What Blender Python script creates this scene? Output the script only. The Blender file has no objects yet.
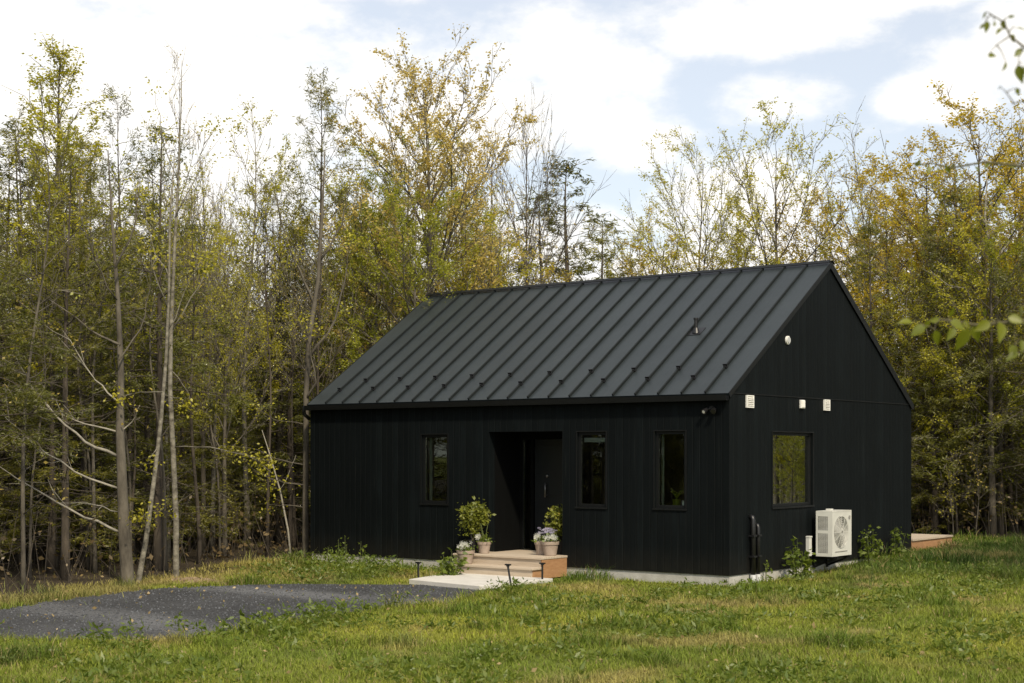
import bpy, bmesh, math, random
import numpy as np
from mathutils import Vector, Matrix

S = bpy.context.scene
C = S.collection
R = math.radians
rng = random.Random(7)

# ------------------------------------------------------------------ camera
ZC = 2.19                      # eye height above the ground at the house corner
FPX, HY = 1525.0, 454.1        # focal length in pixels, horizon row
cam_d = bpy.data.cameras.new('camera')
cam = bpy.data.objects.new('camera', cam_d)
C.objects.link(cam)
S.camera = cam
cam.location = (0, 0, ZC)
cam.rotation_euler = (R(90), 0, 0)
cam_d.sensor_width = 36
cam_d.lens = 36 * FPX / 1024
cam_d.shift_y = (HY - 341.5) / 1024
cam_d.clip_start = 0.1
cam_d.clip_end = 3000
cam_d.dof.use_dof = True
cam_d.dof.focus_distance = 28
cam_d.dof.aperture_fstop = 3.5
S.render.resolution_x, S.render.resolution_y = 1024, 683

# ------------------------------------------------------------------ sun + sky
SUN_DIR = Vector((0.33, -0.94, 0)).normalized()     # towards the sun, on the ground
SUN_EL = 45
sdir = Vector((SUN_DIR.x * math.cos(R(SUN_EL)), SUN_DIR.y * math.cos(R(SUN_EL)), math.sin(R(SUN_EL))))
sun_d = bpy.data.lights.new('sun', 'SUN')
sun_d.energy = 3.0
sun_d.angle = R(3.5)
sun_d.color = (1.0, 0.88, 0.68)
sun = bpy.data.objects.new('sun', sun_d)
C.objects.link(sun)
sun.rotation_euler = sdir.to_track_quat('Z', 'Y').to_euler()

S.view_settings.view_transform = 'Standard'
S.view_settings.look = 'None'
S.view_settings.gamma = 1
S.view_settings.use_curve_mapping = False
S.view_settings.exposure = 0.54

W = bpy.data.worlds.new('World')
S.world = W
W.use_nodes = True
nt = W.node_tree
nt.nodes.clear()
def nd(tree, typ, **kw):
    n = tree.nodes.new(typ)
    for k, v in kw.items():
        setattr(n, k, v)
    return n
def mth(tree, op, a, b=None, c=None, clamp=False):
    n = tree.nodes.new('ShaderNodeMath'); n.operation = op; n.use_clamp = clamp
    for i, x in enumerate((a, b, c)):
        if x is None: continue
        if isinstance(x, (int, float)): n.inputs[i].default_value = x
        else: tree.links.new(x, n.inputs[i])
    return n.outputs[0]
sky = nd(nt, 'ShaderNodeTexSky', sky_type='NISHITA', sun_disc=False)
sky.sun_elevation = R(SUN_EL)
sky.sun_rotation = math.atan2(sdir.x, sdir.y)
sky.air_density = 1.0; sky.dust_density = 1.5; sky.ozone_density = 1.0
tc = nd(nt, 'ShaderNodeTexCoord')
sep = nd(nt, 'ShaderNodeSeparateXYZ')
nt.links.new(tc.outputs['Generated'], sep.inputs[0])
az = mth(nt, 'ARCTAN2', sep.outputs[0], sep.outputs[1])
el = mth(nt, 'ARCSINE', sep.outputs[2])
# cumulus banks: azimuth, elevation (radians), half-widths
banks = [(-.24, .23, .21, .075), (-.34, .14, .2, .1), (-.06, .205, .05, .03), (.035, .235, .065, .042),
         (.075, .215, .035, .03), (.15, .275, .075, .022), (.235, .287, .07, .015), (.28, .225, .04, .016),
         (.33, .245, .06, .03), (.145, .15, .05, .035), (.10, .11, .10, .03), (.20, .10, .12, .045),
         (-.1, .30, .05, .008), (.17, .225, .04, .015), (-.1, .12, .2, .05)]
F = None
for a, e, rx, ry in banks:
    dx = mth(nt, 'MULTIPLY', mth(nt, 'SUBTRACT', az, a), 1 / rx)
    dy = mth(nt, 'MULTIPLY', mth(nt, 'SUBTRACT', el, e), 1 / ry)
    q = mth(nt, 'SUBTRACT', 1.0, mth(nt, 'ADD', mth(nt, 'MULTIPLY', dx, dx), mth(nt, 'MULTIPLY', dy, dy)))
    F = q if F is None else mth(nt, 'MAXIMUM', F, q)
F = mth(nt, 'MULTIPLY', mth(nt, 'MAXIMUM', F, -1.1), .8)
mp = nd(nt, 'ShaderNodeMapping'); mp.inputs['Scale'].default_value = (1, 1, 2.0)
nt.links.new(tc.outputs['Generated'], mp.inputs[0])
nz = nd(nt, 'ShaderNodeTexNoise'); nz.inputs['Scale'].default_value = 13; nz.inputs['Detail'].default_value = 9
nz.inputs['Roughness'].default_value = .62
nt.links.new(mp.outputs[0], nz.inputs['Vector'])
G = mth(nt, 'ADD', F, mth(nt, 'MULTIPLY', mth(nt, 'SUBTRACT', nz.outputs['Fac'], .5), 4.6))
cr = nd(nt, 'ShaderNodeMapRange', interpolation_type='SMOOTHSTEP')
cr.inputs['From Min'].default_value = -.9; cr.inputs['From Max'].default_value = .9
nt.links.new(G, cr.inputs['Value'])
dens = mth(nt, 'MULTIPLY_ADD', cr.outputs[0], .57, .43)        # a thin veil everywhere
bg1 = nd(nt, 'ShaderNodeBackground'); bg1.inputs['Strength'].default_value = .11
bg2 = nd(nt, 'ShaderNodeBackground'); bg2.inputs['Color'].default_value = (1, .97, .925, 1); bg2.inputs['Strength'].default_value = .84
nt.links.new(sky.outputs[0], bg1.inputs['Color'])
mx = nd(nt, 'ShaderNodeMixShader')
nt.links.new(dens, mx.inputs[0]); nt.links.new(bg1.outputs[0], mx.inputs[1]); nt.links.new(bg2.outputs[0], mx.inputs[2])
wo = nd(nt, 'ShaderNodeOutputWorld'); nt.links.new(mx.outputs[0], wo.inputs[0])

# ------------------------------------------------------------------ helpers
def sm(a, b, x):
    t = np.clip((x - a) / (b - a), 0, 1); return t * t * (3 - 2 * t)
TH = -0.6491
P0 = np.array([3.5909, 25.1477])
U = np.array([math.cos(TH), math.sin(TH)]); V = np.array([-math.sin(TH), math.cos(TH)])
LEN, WID, FD, EAVE, RIDGE = 9.6465, 7.5619, .18, 3.19, 5.685
def house_uv(x, y):
    return (x - P0[0]) * U[0] + (y - P0[1]) * U[1], (x - P0[0]) * V[0] + (y - P0[1]) * V[1]
def hw(u, v):                              # house plan -> world
    p = P0 + U * u + V * v
    return float(p[0]), float(p[1])
def at(px, py, depth):                     # a picture point at a depth -> world
    return ((px - 512) / FPX * depth, depth, ZC - (py - HY) / FPX * depth)
def fbm(x, y, seed=0, scale=1.0):
    r = np.random.RandomState(seed); o = 0
    for k in range(10):
        a = r.rand() * 6.283; f = scale * (0.6 + 1.6 * r.rand()); ph = r.rand() * 6.283
        o = o + np.sin(x * f * math.cos(a) + y * f * math.sin(a) + ph + 1.3 * np.sin((x * math.sin(a) - y * math.cos(a)) * f * .7 + ph * 2))
    return o / 10 * 1.6
def gz(x, y):
    x = np.asarray(x, float); y = np.asarray(y, float)
    u, v = house_uv(x, y)
    z = .20 * sm(1.5, 8, v) * sm(-6, 0, u)
    z = z + .035 * fbm(x, y, 3, .55) * sm(0.3, 2.0, np.hypot(np.maximum(np.maximum(u, -LEN - u), 0), np.maximum(np.maximum(-v, v - WID), 0)))
    z = z + .09 * sm(-3.3, -2.2, v) * sm(-.7, -1.6, v) * sm(-10.5, -9, u) * sm(-5.3, -6.3, u)
    z = z + .9 * sm(45, 110, y)
    return z
def gzf(x, y): return float(gz(x, y))

class MB:
    def __init__(s): s.v = []; s.f = []; s.m = []
    def add(s, vs, fs, mi=0):
        o = len(s.v); s.v += [tuple(p) for p in vs]
        s.f += [tuple(o + i for i in f) for f in fs]; s.m += [mi] * len(fs); return s
    def box(s, x0, x1, y0, y1, z0, z1, mi=0):
        return s.add([(x0, y0, z0), (x1, y0, z0), (x1, y1, z0), (x0, y1, z0), (x0, y0, z1), (x1, y0, z1), (x1, y1, z1), (x0, y1, z1)],
                     [(0, 3, 2, 1), (4, 5, 6, 7), (0, 1, 5, 4), (1, 2, 6, 5), (2, 3, 7, 6), (3, 0, 4, 7)], mi)
    def tube(s, pts, rad, n=8, mi=0, cap=True):
        pts = [Vector(p) for p in pts]
        if isinstance(rad, (int, float)): rad = [rad] * len(pts)
        vs = []; fs = []
        a = None
        for i, p in enumerate(pts):
            d = (pts[min(i + 1, len(pts) - 1)] - pts[max(i - 1, 0)])
            if d.length < 1e-9: d = Vector((0, 0, 1))
            d.normalize()
            if a is None:
                a = d.orthogonal().normalized()
            else:
                a = (a - d * a.dot(d))
                a = a.normalized() if a.length > 1e-6 else d.orthogonal().normalized()
            b = d.cross(a)
            for k in range(n):
                t = 6.28319 * k / n
                vs.append(p + (a * math.cos(t) + b * math.sin(t)) * rad[i])
        for i in range(len(pts) - 1):
            for k in range(n):
                k2 = (k + 1) % n
                fs.append((i * n + k, i * n + k2, (i + 1) * n + k2, (i + 1) * n + k))
        if cap and n > 2:
            fs.append(tuple(range(n - 1, -1, -1))); fs.append(tuple((len(pts) - 1) * n + k for k in range(n)))
        return s.add(vs, fs, mi)
    def lathe(s, prof, cx=0, cy=0, n=24, mi=0):
        vs = []; fs = []
        for r, z in prof:
            for k in range(n):
                t = 6.28319 * k / n; vs.append((cx + r * math.cos(t), cy + r * math.sin(t), z))
        for i in range(len(prof) - 1):
            for k in range(n):
                k2 = (k + 1) % n; fs.append((i * n + k, i * n + k2, (i + 1) * n + k2, (i + 1) * n + k))
        fs.append(tuple(range(n - 1, -1, -1))); fs.append(tuple((len(prof) - 1) * n + k for k in range(n)))
        return s.add(vs, fs, mi)
    def build(s, name, mats, parent=None, smooth=False, bevel=0):
        me = bpy.data.meshes.new(name)
        me.from_pydata(s.v, [], s.f); 
        if not isinstance(mats, (list, tuple)): mats = [mats]
        for m in mats: me.materials.append(m)
        if len(mats) > 1: me.polygons.foreach_set('material_index', s.m)
        if smooth: me.polygons.foreach_set('use_smooth', [True] * len(me.polygons))
        me.update()
        o = bpy.data.objects.new(name, me); C.objects.link(o)
        if parent: o.parent = parent
        if bevel:
            b = o.modifiers.new('bevel', 'BEVEL'); b.width = bevel; b.segments = 2; b.limit_method = 'ANGLE'
        return o
def np_mesh(name, verts, faces_flat, nper, mats, parent=None, colors=None, smooth=False):
    """verts (N,3); faces_flat 1-D loop indices; nper: verts per face (int or array)"""
    me = bpy.data.meshes.new(name)
    nl = len(faces_flat)
    if isinstance(nper, int): tot = np.full(nl // nper, nper, np.int32)
    else: tot = np.asarray(nper, np.int32)
    st = np.concatenate([[0], np.cumsum(tot)[:-1]]).astype(np.int32)
    me.vertices.add(len(verts)); me.vertices.foreach_set('co', np.asarray(verts, np.float32).ravel())
    me.loops.add(nl); me.loops.foreach_set('vertex_index', np.asarray(faces_flat, np.int32))
    me.polygons.add(len(tot)); me.polygons.foreach_set('loop_start', st); me.polygons.foreach_set('loop_total', tot)
    if not isinstance(mats, (list, tuple)): mats = [mats]
    for m in mats: me.materials.append(m)
    if colors is not None:
        ca = me.color_attributes.new('tint', 'FLOAT_COLOR', 'POINT')
        ca.data.foreach_set('color', np.asarray(colors, np.float32).ravel())
    if smooth: me.polygons.foreach_set('use_smooth', np.ones(len(tot), bool))
    me.update(calc_edges=True); me.validate()
    o = bpy.data.objects.new(name, me); C.objects.link(o)
    if parent: o.parent = parent
    return o
def tag(o, label=None, cat=None, group=None, kind=None):
    if label: o['label'] = label
    if cat: o['category'] = cat
    if group: o['group'] = group
    if kind: o['kind'] = kind
    return o
def thing(name, label, cat, loc, rz=0, group=None):
    o = bpy.data.objects.new(name, None); C.objects.link(o)
    o.location = loc; o.rotation_euler = (0, 0, rz); o.empty_display_size = .2
    return tag(o, label, cat, group)

# ------------------------------------------------------------------ materials
def mat(name, col, rough=.7, col2=None, nscale=8, bump=0, bscale=40, metal=0, spec=.5, coords='Object', stretch=(1, 1, 1), detail=5):
    m = bpy.data.materials.new(name); m.use_nodes = True
    t = m.node_tree; b = t.nodes['Principled BSDF']
    b.inputs['Roughness'].default_value = rough; b.inputs['Metallic'].default_value = metal
    b.inputs['Specular IOR Level'].default_value = spec
    b.inputs['Base Color'].default_value = (*col, 1)
    c = nd(t, 'ShaderNodeTexCoord'); mpn = nd(t, 'ShaderNodeMapping'); mpn.inputs['Scale'].default_value = stretch
    t.links.new(c.outputs[coords], mpn.inputs[0])
    if col2:
        n = nd(t, 'ShaderNodeTexNoise'); n.inputs['Scale'].default_value = nscale; n.inputs['Detail'].default_value = detail; n.inputs['Roughness'].default_value = .65
        t.links.new(mpn.outputs[0], n.inputs['Vector'])
        r = nd(t, 'ShaderNodeValToRGB'); r.color_ramp.elements[0].position = .33; r.color_ramp.elements[1].position = .67
        r.color_ramp.elements[0].color = (*col, 1); r.color_ramp.elements[1].color = (*col2, 1)
        t.links.new(n.outputs['Fac'], r.inputs[0]); t.links.new(r.outputs[0], b.inputs['Base Color'])
    if bump:
        n2 = nd(t, 'ShaderNodeTexNoise'); n2.inputs['Scale'].default_value = bscale; n2.inputs['Detail'].default_value = 4
        t.links.new(mpn.outputs[0], n2.inputs['Vector'])
        bp = nd(t, 'ShaderNodeBump'); bp.inputs['Strength'].default_value = bump; bp.inputs['Distance'].default_value = .02
        t.links.new(n2.outputs['Fac'], bp.inputs['Height']); t.links.new(bp.outputs[0], b.inputs['Normal'])
    return m

def siding_mat():
    m = bpy.data.materials.new('black stained boards'); m.use_nodes = True
    t = m.node_tree; b = t.nodes['Principled BSDF']
    c = nd(t, 'ShaderNodeTexCoord'); s = nd(t, 'ShaderNodeSeparateXYZ'); t.links.new(c.outputs['Object'], s.inputs[0])
    w = mth(t, 'MULTIPLY', mth(t, 'ADD', s.outputs[0], s.outputs[1]), 1 / .14)
    board = mth(t, 'FLOOR', w); fr = mth(t, 'FRACT', w)
    wn = nd(t, 'ShaderNodeTexWhiteNoise', noise_dimensions='1D'); t.links.new(board, wn.inputs['W'])
    # streaks that run down the boards
    mp = nd(t, 'ShaderNodeMapping'); mp.inputs['Scale'].default_value = (38, 38, 1.1); t.links.new(c.outputs['Object'], mp.inputs[0])
    n = nd(t, 'ShaderNodeTexNoise'); n.inputs['Scale'].default_value = 1; n.inputs['Detail'].default_value = 4; n.inputs['Roughness'].default_value = .6
    t.links.new(mp.outputs[0], n.inputs['Vector'])
    n3 = nd(t, 'ShaderNodeTexNoise'); n3.inputs['Scale'].default_value = 1.1; n3.inputs['Detail'].default_value = 3; t.links.new(c.outputs['Object'], n3.inputs['Vector'])
    k = mth(t, 'ADD', mth(t, 'MULTIPLY_ADD', wn.outputs[0], .24, .09), mth(t, 'MULTIPLY', n.outputs['Fac'], .75))
    k = mth(t, 'ADD', k, mth(t, 'MULTIPLY', n3.outputs['Fac'], .4))
    r = nd(t, 'ShaderNodeValToRGB'); e = r.color_ramp.elements
    e[0].position = .45; e[0].color = (.0014, .0026, .0030, 1); e[1].position = 1.25 if False else 1.0; e[1].color = (.0048, .0074, .0083, 1)
    x = r.color_ramp.elements.new(.80); x.color = (.0025, .0040, .0046, 1)
    t.links.new(k, r.inputs[0]); t.links.new(r.outputs[0], b.inputs['Base Color'])
    mp4 = nd(t, 'ShaderNodeMapping'); mp4.inputs['Scale'].default_value = (21, 21, .55); t.links.new(c.outputs['Object'], mp4.inputs[0])
    n4 = nd(t, 'ShaderNodeTexNoise'); n4.inputs['Scale'].default_value = 1.3; n4.inputs['Detail'].default_value = 3; t.links.new(mp4.outputs[0], n4.inputs['Vector'])
    scr = mth(t, 'MULTIPLY', mth(t, 'SUBTRACT', n4.outputs['Fac'], .63, clamp=True), 4.0, clamp=True)
    n5 = nd(t, 'ShaderNodeTexNoise'); n5.inputs['Scale'].default_value = 7; n5.inputs['Detail'].default_value = 6; t.links.new(c.outputs['Object'], n5.inputs['Vector'])
    low = mth(t, 'MULTIPLY', mth(t, 'SUBTRACT', .62, s.outputs[2], clamp=True), 1.5, clamp=True)
    dirt = mth(t, 'MULTIPLY', low, n5.outputs['Fac'], clamp=True)
    m1 = nd(t, 'ShaderNodeMix', data_type='RGBA'); t.links.new(scr, m1.inputs[0]); t.links.new(r.outputs[0], m1.inputs[6]); m1.inputs[7].default_value = (.016, .018, .017, 1)
    m2 = nd(t, 'ShaderNodeMix', data_type='RGBA'); t.links.new(dirt, m2.inputs[0]); t.links.new(m1.outputs[2], m2.inputs[6]); m2.inputs[7].default_value = (.022, .019, .014, 1)
    t.links.new(m2.outputs[2], b.inputs['Base Color'])
    rr = mth(t, 'MULTIPLY_ADD', n.outputs['Fac'], .3, .50); t.links.new(rr, b.inputs['Roughness'])
    b.inputs['Specular IOR Level'].default_value = .12
    gr = mth(t, 'MINIMUM', mth(t, 'MULTIPLY', mth(t, 'MINIMUM', fr, mth(t, 'SUBTRACT', 1.0, fr)), 14.0), 1.0)
    h = mth(t, 'ADD', gr, mth(t, 'MULTIPLY', n.outputs['Fac'], .25))
    bp = nd(t, 'ShaderNodeBump'); bp.inputs['Strength'].default_value = .8; bp.inputs['Distance'].default_value = .008
    t.links.new(h, bp.inputs['Height']); t.links.new(bp.outputs[0], b.inputs['Normal'])
    return m
M = {}
M['siding'] = siding_mat()
def roof_mat():
    m = mat('charcoal standing seam metal', (.0165, .0225, .0245), .45, (.022, .029, .031), 1.3, .0)
    t = m.node_tree; b = t.nodes['Principled BSDF']
    c = nd(t, 'ShaderNodeTexCoord'); sp = nd(t, 'ShaderNodeSeparateXYZ'); t.links.new(c.outputs['Object'], sp.inputs[0])
    pn = mth(t, 'FLOOR', mth(t, 'DIVIDE', mth(t, 'ADD', sp.outputs[0], .42), .459))
    wn = nd(t, 'ShaderNodeTexWhiteNoise', noise_dimensions='1D'); t.links.new(pn, wn.inputs['W'])
    mp = nd(t, 'ShaderNodeMapping'); mp.inputs['Scale'].default_value = (9, .9, .9); t.links.new(c.outputs['Object'], mp.inputs[0])
    n = nd(t, 'ShaderNodeTexNoise'); n.inputs['Scale'].default_value = 1.5; n.inputs['Detail'].default_value = 6; n.inputs['Roughness'].default_value = .65; t.links.new(mp.outputs[0], n.inputs['Vector'])
    f = mth(t, 'ADD', mth(t, 'MULTIPLY_ADD', wn.outputs[0], .16, .72), mth(t, 'MULTIPLY', n.outputs['Fac'], .40))
    old = b.inputs['Base Color'].links[0].from_socket
    mm = nd(t, 'ShaderNodeMix', data_type='RGBA', blend_type='MULTIPLY'); mm.inputs[0].default_value = 1
    t.links.new(old, mm.inputs[6]); t.links.new(f, mm.inputs[7]); t.links.new(mm.outputs[2], b.inputs['Base Color'])
    t.links.new(mth(t, 'MULTIPLY_ADD', n.outputs['Fac'], .25, .32), b.inputs['Roughness'])
    n2 = nd(t, 'ShaderNodeTexNoise'); n2.inputs['Scale'].default_value = 2.2; n2.inputs['Detail'].default_value = 2; t.links.new(c.outputs['Object'], n2.inputs['Vector'])
    bp = nd(t, 'ShaderNodeBump'); bp.inputs['Strength'].default_value = .25; bp.inputs['Distance'].default_value = .02; t.links.new(n2.outputs['Fac'], bp.inputs['Height']); t.links.new(bp.outputs[0], b.inputs['Normal'])
    return m
M['roof'] = roof_mat()
M['seam'] = mat('darker seam metal', (.0075, .010, .010), .6, (.011, .0135, .0135), 6, spec=.25)
M['trim'] = mat('black painted metal', (.0028, .0034, .0035), .55, (.0045, .0052, .0053), 6, spec=.3)
M['dark'] = mat('black powder coat', (.008, .008, .009), .4)
M['door'] = mat('black painted door', (.009, .011, .012), .35, (.012, .014, .015), 3)
M['inside'] = mat('interior plaster', (.34, .30, .24), .9)
M['insidewood'] = mat('interior wood wall', (.20, .13, .07), .7, (.25, .17, .10), 3, stretch=(8, 8, .6))
M['pale_strip'] = mat('pale window strip', (.34, .35, .30), .9)
M['band'] = mat('grey light band', (.30, .31, .30), .8)
M['concrete'] = mat('foundation concrete', (.33, .32, .29), .9, (.45, .44, .41), 5, .3, 60)
M['pad'] = mat('pale cast concrete', (.50, .48, .44), .85, (.60, .58, .535), 4, .2, 80)
M['cedar'] = mat('weathered cedar boards', (.40, .325, .24), .75, (.50, .42, .33), 2.0, .2, 30, stretch=(1, 12, 12))
M['cedar_raw'] = mat('raw orange cedar', (.30, .155, .07), .75, (.38, .21, .10), 2.5, .2, 30, stretch=(1, 3, 12))
M['terracotta'] = mat('weathered terracotta', (.27, .205, .16), .85, (.36, .29, .235), 9, .15, 60)
M['soil'] = mat('potting soil', (.03, .022, .015), .95)
M['white_metal'] = mat('off white enamel', (.52, .52, .48), .45, (.58, .58, .54), 3)
M['white_plastic'] = mat('white plastic', (.78, .77, .73), .5)
M['grey_plastic'] = mat('grey plastic conduit', (.42, .43, .43), .6)
M['grille'] = mat('grey fan grille', (.25, .24, .22), .5)
M['shadow_black'] = mat('grey fan well', (.10, .095, .085), .8)
M['shadow_black2'] = mat('dark backing behind louvres', (.018, .018, .017), .8)
M['recess'] = mat('darker recess boards', (.0014, .0017, .0017), .85, (.0026, .003, .003), 3, spec=.1, stretch=(8, 8, .5))  # recess boards in a darker tone than the siding
M['earth'] = mat('pale dug earth', (.14, .10, .06), .95, (.32, .24, .145), 9, .8, 25)
M['stone'] = mat('field stone', (.28, .25, .20), .9, (.42, .38, .30), 6, .4, 20)
M['chrome'] = mat('dark brushed steel', (.25, .25, .24), .4, metal=1)

def glass_mat(ior, name='window glass'):
    m = bpy.data.materials.new(name); m.use_nodes = True
    t = m.node_tree; t.nodes.clear()
    o = nd(t, 'ShaderNodeOutputMaterial'); mxs = nd(t, 'ShaderNodeMixShader')
    tr = nd(t, 'ShaderNodeBsdfTransparent'); tr.inputs[0].default_value = (.80, .84, .80, 1)
    gl = nd(t, 'ShaderNodeBsdfGlossy'); gl.inputs['Roughness'].default_value = .015; gl.inputs['Color'].default_value = (.95, 1, .95, 1)
    fr = nd(t, 'ShaderNodeFresnel'); fr.inputs[0].default_value = ior
    t.links.new(fr.outputs[0], mxs.inputs[0]); t.links.new(tr.outputs[0], mxs.inputs[1]); t.links.new(gl.outputs[0], mxs.inputs[2])
    t.links.new(mxs.outputs[0], o.inputs[0]); return m
M['glass'] = glass_mat(1.42)
M['glass_coated'] = glass_mat(7.0, 'coated window glass')

def leaf_mat(name, c1, c2, trans=.45, c3=None):
    m = bpy.data.materials.new(name); m.use_nodes = True
    t = m.node_tree; t.nodes.clear()
    o = nd(t, 'ShaderNodeOutputMaterial')
    g = nd(t, 'ShaderNodeNewGeometry'); oi = nd(t, 'ShaderNodeObjectInfo')
    k = mth(t, 'ADD', mth(t, 'MULTIPLY', g.outputs['Random Per Island'], .7), mth(t, 'MULTIPLY', oi.outputs['Random'], .3))
    r = nd(t, 'ShaderNodeValToRGB'); r.color_ramp.elements[0].color = (*c1, 1); r.color_ramp.elements[1].color = (*c2, 1)
    if c3:
        e = r.color_ramp.elements.new(.9); e.color = (*c2, 1); r.color_ramp.elements[-1].color = (*c3, 1)
    t.links.new(k, r.inputs[0])
    d = nd(t, 'ShaderNodeBsdfDiffuse'); tl = nd(t, 'ShaderNodeBsdfTranslucent')
    t.links.new(r.outputs[0], d.inputs[0]); t.links.new(r.outputs[0], tl.inputs[0])
    m1 = nd(t, 'ShaderNodeMixShader'); m1.inputs[0].default_value = trans
    t.links.new(d.outputs[0], m1.inputs[1]); t.links.new(tl.outputs[0], m1.inputs[2])
    gl = nd(t, 'ShaderNodeBsdfGlossy'); gl.inputs['Roughness'].default_value = .5
    m2 = nd(t, 'ShaderNodeMixShader'); m2.inputs[0].default_value = .04
    t.links.new(m1.outputs[0], m2.inputs[1]); t.links.new(gl.outputs[0], m2.inputs[2])
    t.links.new(m2.outputs[0], o.inputs[0]); return m
M['leaf_spring'] = leaf_mat('spring maple leaves', (.30, .29, .014), (.58, .53, .025), .55, (.58, .46, .03))
M['leaf_green'] = leaf_mat('fresh green leaves', (.19, .22, .014), (.44, .44, .02), .55)
M['leaf_gold'] = leaf_mat('golden oak leaves', (.36, .27, .014), (.66, .49, .022), .55, (.52, .50, .025))
M['leaf_bud'] = leaf_mat('orange brown buds', (.50, .38, .08), (.70, .56, .15), .55, (.56, .52, .05))
M['leaf_birch'] = leaf_mat('pale birch leaves', (.36, .33, .02), (.62, .56, .035), .55)
M['needle'] = leaf_mat('dark hemlock needles', (.080, .090, .015), (.20, .20, .024), .45, (.28, .25, .035))
M['needle_olive'] = leaf_mat('olive pine needles', (.14, .14, .018), (.30, .275, .03), .48)
M['leaf_shrub'] = leaf_mat('potted shrub leaves', (.11, .14, .015), (.26, .27, .03), .4, (.26, .18, .05))
M['leaf_near'] = leaf_mat('broad near leaves', (.12, .15, .004), (.21, .225, .006), .5)
M['weed'] = leaf_mat('weed leaves', (.09, .14, .014), (.19, .235, .022), .45)
M['petal'] = leaf_mat('white petals', (.8, .8, .72), (.85, .85, .8), .3)
M['petal_violet'] = leaf_mat('pale violet petals', (.45, .40, .60), (.6, .56, .7), .3)
M['brown_leaf'] = leaf_mat('dry brown leaves', (.10, .07, .03), (.20, .14, .06), .3)
M['bark_grey'] = mat('grey bark', (.045, .038, .028), .95, (.135, .118, .09), 5, .6, 20, stretch=(1, 1, .35))
M['bark_dark'] = mat('dark conifer bark', (.036, .029, .021), .95, (.085, .068, .05), 6, .7, 22, stretch=(1, 1, .3))
M['bark_pale'] = mat('pale birch bark', (.06, .052, .038), .9, (.25, .23, .18), 5, .4, 20, stretch=(1.5, 1.5, 2.2))
M['bark_dead'] = mat('bleached dead wood', (.30, .28, .23), .9, (.42, .39, .33), 7, .3, 20)
M['bark_pale2'] = mat('weathered dead limbs', (.19, .175, .14), .9, (.33, .305, .25), 7, .3, 20)
M['twig'] = mat('grey brown twigs', (.12, .108, .085), .9, (.22, .20, .155), 3)
M['near_twig'] = mat('brown green near twigs', (.07, .062, .03), .8, (.12, .105, .05), 20)
M['stem'] = mat('green plant stem', (.09, .11, .03), .8)

def tint_mat(name, trans=0.0, rough=.9, bump=0, bscale=30, noise=None):
    m = bpy.data.materials.new(name); m.use_nodes = True
    t = m.node_tree; b = t.nodes['Principled BSDF']
    a = nd(t, 'ShaderNodeVertexColor', layer_name='tint')
    col = a.outputs['Color']
    if noise:
        c = nd(t, 'ShaderNodeTexCoord'); n = nd(t, 'ShaderNodeTexNoise'); n.inputs['Scale'].default_value = noise; n.inputs['Detail'].default_value = 8; n.inputs['Roughness'].default_value = .7
        t.links.new(c.outputs['Object'], n.inputs['Vector'])
        r = nd(t, 'ShaderNodeValToRGB'); r.color_ramp.elements[0].position = .3; r.color_ramp.elements[1].position = .72
        r.color_ramp.elements[0].color = (.45, .45, .45, 1); r.color_ramp.elements[1].color = (1.5, 1.5, 1.5, 1)
        t.links.new(n.outputs['Fac'], r.inputs[0])
        mm = nd(t, 'ShaderNodeMix', data_type='RGBA', blend_type='MULTIPLY'); mm.inputs[0].default_value = 1
        t.links.new(col, mm.inputs[6]); t.links.new(r.outputs[0], mm.inputs[7]); col = mm.outputs[2]
    t.links.new(col, b.inputs['Base Color']); b.inputs['Roughness'].default_value = rough; b.inputs['Specular IOR Level'].default_value = .25
    if bump:
        c2 = nd(t, 'ShaderNodeTexCoord'); n2 = nd(t, 'ShaderNodeTexNoise'); n2.inputs['Scale'].default_value = bscale; n2.inputs['Detail'].default_value = 6
        t.links.new(c2.outputs['Object'], n2.inputs['Vector'])
        bp = nd(t, 'ShaderNodeBump'); bp.inputs['Strength'].default_value = bump; bp.inputs['Distance'].default_value = .03
        t.links.new(n2.outputs['Fac'], bp.inputs['Height']); t.links.new(bp.outputs[0], b.inputs['Normal'])
    if trans:
        o = t.nodes['Material Output']; tl = nd(t, 'ShaderNodeBsdfTranslucent'); t.links.new(col, tl.inputs[0])
        ms = nd(t, 'ShaderNodeMixShader'); ms.inputs[0].default_value = trans
        t.links.new(b.outputs[0], ms.inputs[1]); t.links.new(tl.outputs[0], ms.inputs[2]); t.links.new(ms.outputs[0], o.inputs[0])
    return m
M['ground'] = tint_mat('earth and turf', 0, .95, .8, 25, 6)
M['grass'] = tint_mat('grass blades', .35, .6)
M['gravel'] = tint_mat('crushed stone', 0, .9, 1.0, 55, 18)
M['stones'] = tint_mat('loose gravel', 0, .85)

# ------------------------------------------------------------------ ground masks
DRIVE = np.array([(-10.4, 19.54), (-7.14, 21.28), (-6.65, 22.42), (-5.98, 23.87), (-5.1, 24.94), (-4.05, 25.45), (-2.71, 25.5), (-1.62, 25.65),
                  (-0.15, 25.0), (-.1, 24.5), (-0.51, 24.0), (-0.92, 22.58), (-1.61, 21.98), (-2.49, 20.88), (-2.99, 19.65), (-3.56, 18.4), (-4.22, 17.8), (-5.06, 17.8),
                  (-6.13, 18.0), (-8.43, 15.8), (-14, 11), (-19, 14)])
EDGE = np.array([(-40, 4.0), (-20, 11.5), (-13, 17.6), (-9, 20.6), (-7.43, 22.5), (-6.97, 23.7), (-6.34, 25.4), (-5.87, 27.0), (-5.14, 28.9), (-4.3, 31.2), (-2, 36),
                 (3, 38.5), (8, 38.0), (11, 36.0), (14.5, 34.5), (17, 30), (19, 24), (22, 18), (40, 10)])     # woods begin beyond this line
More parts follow.
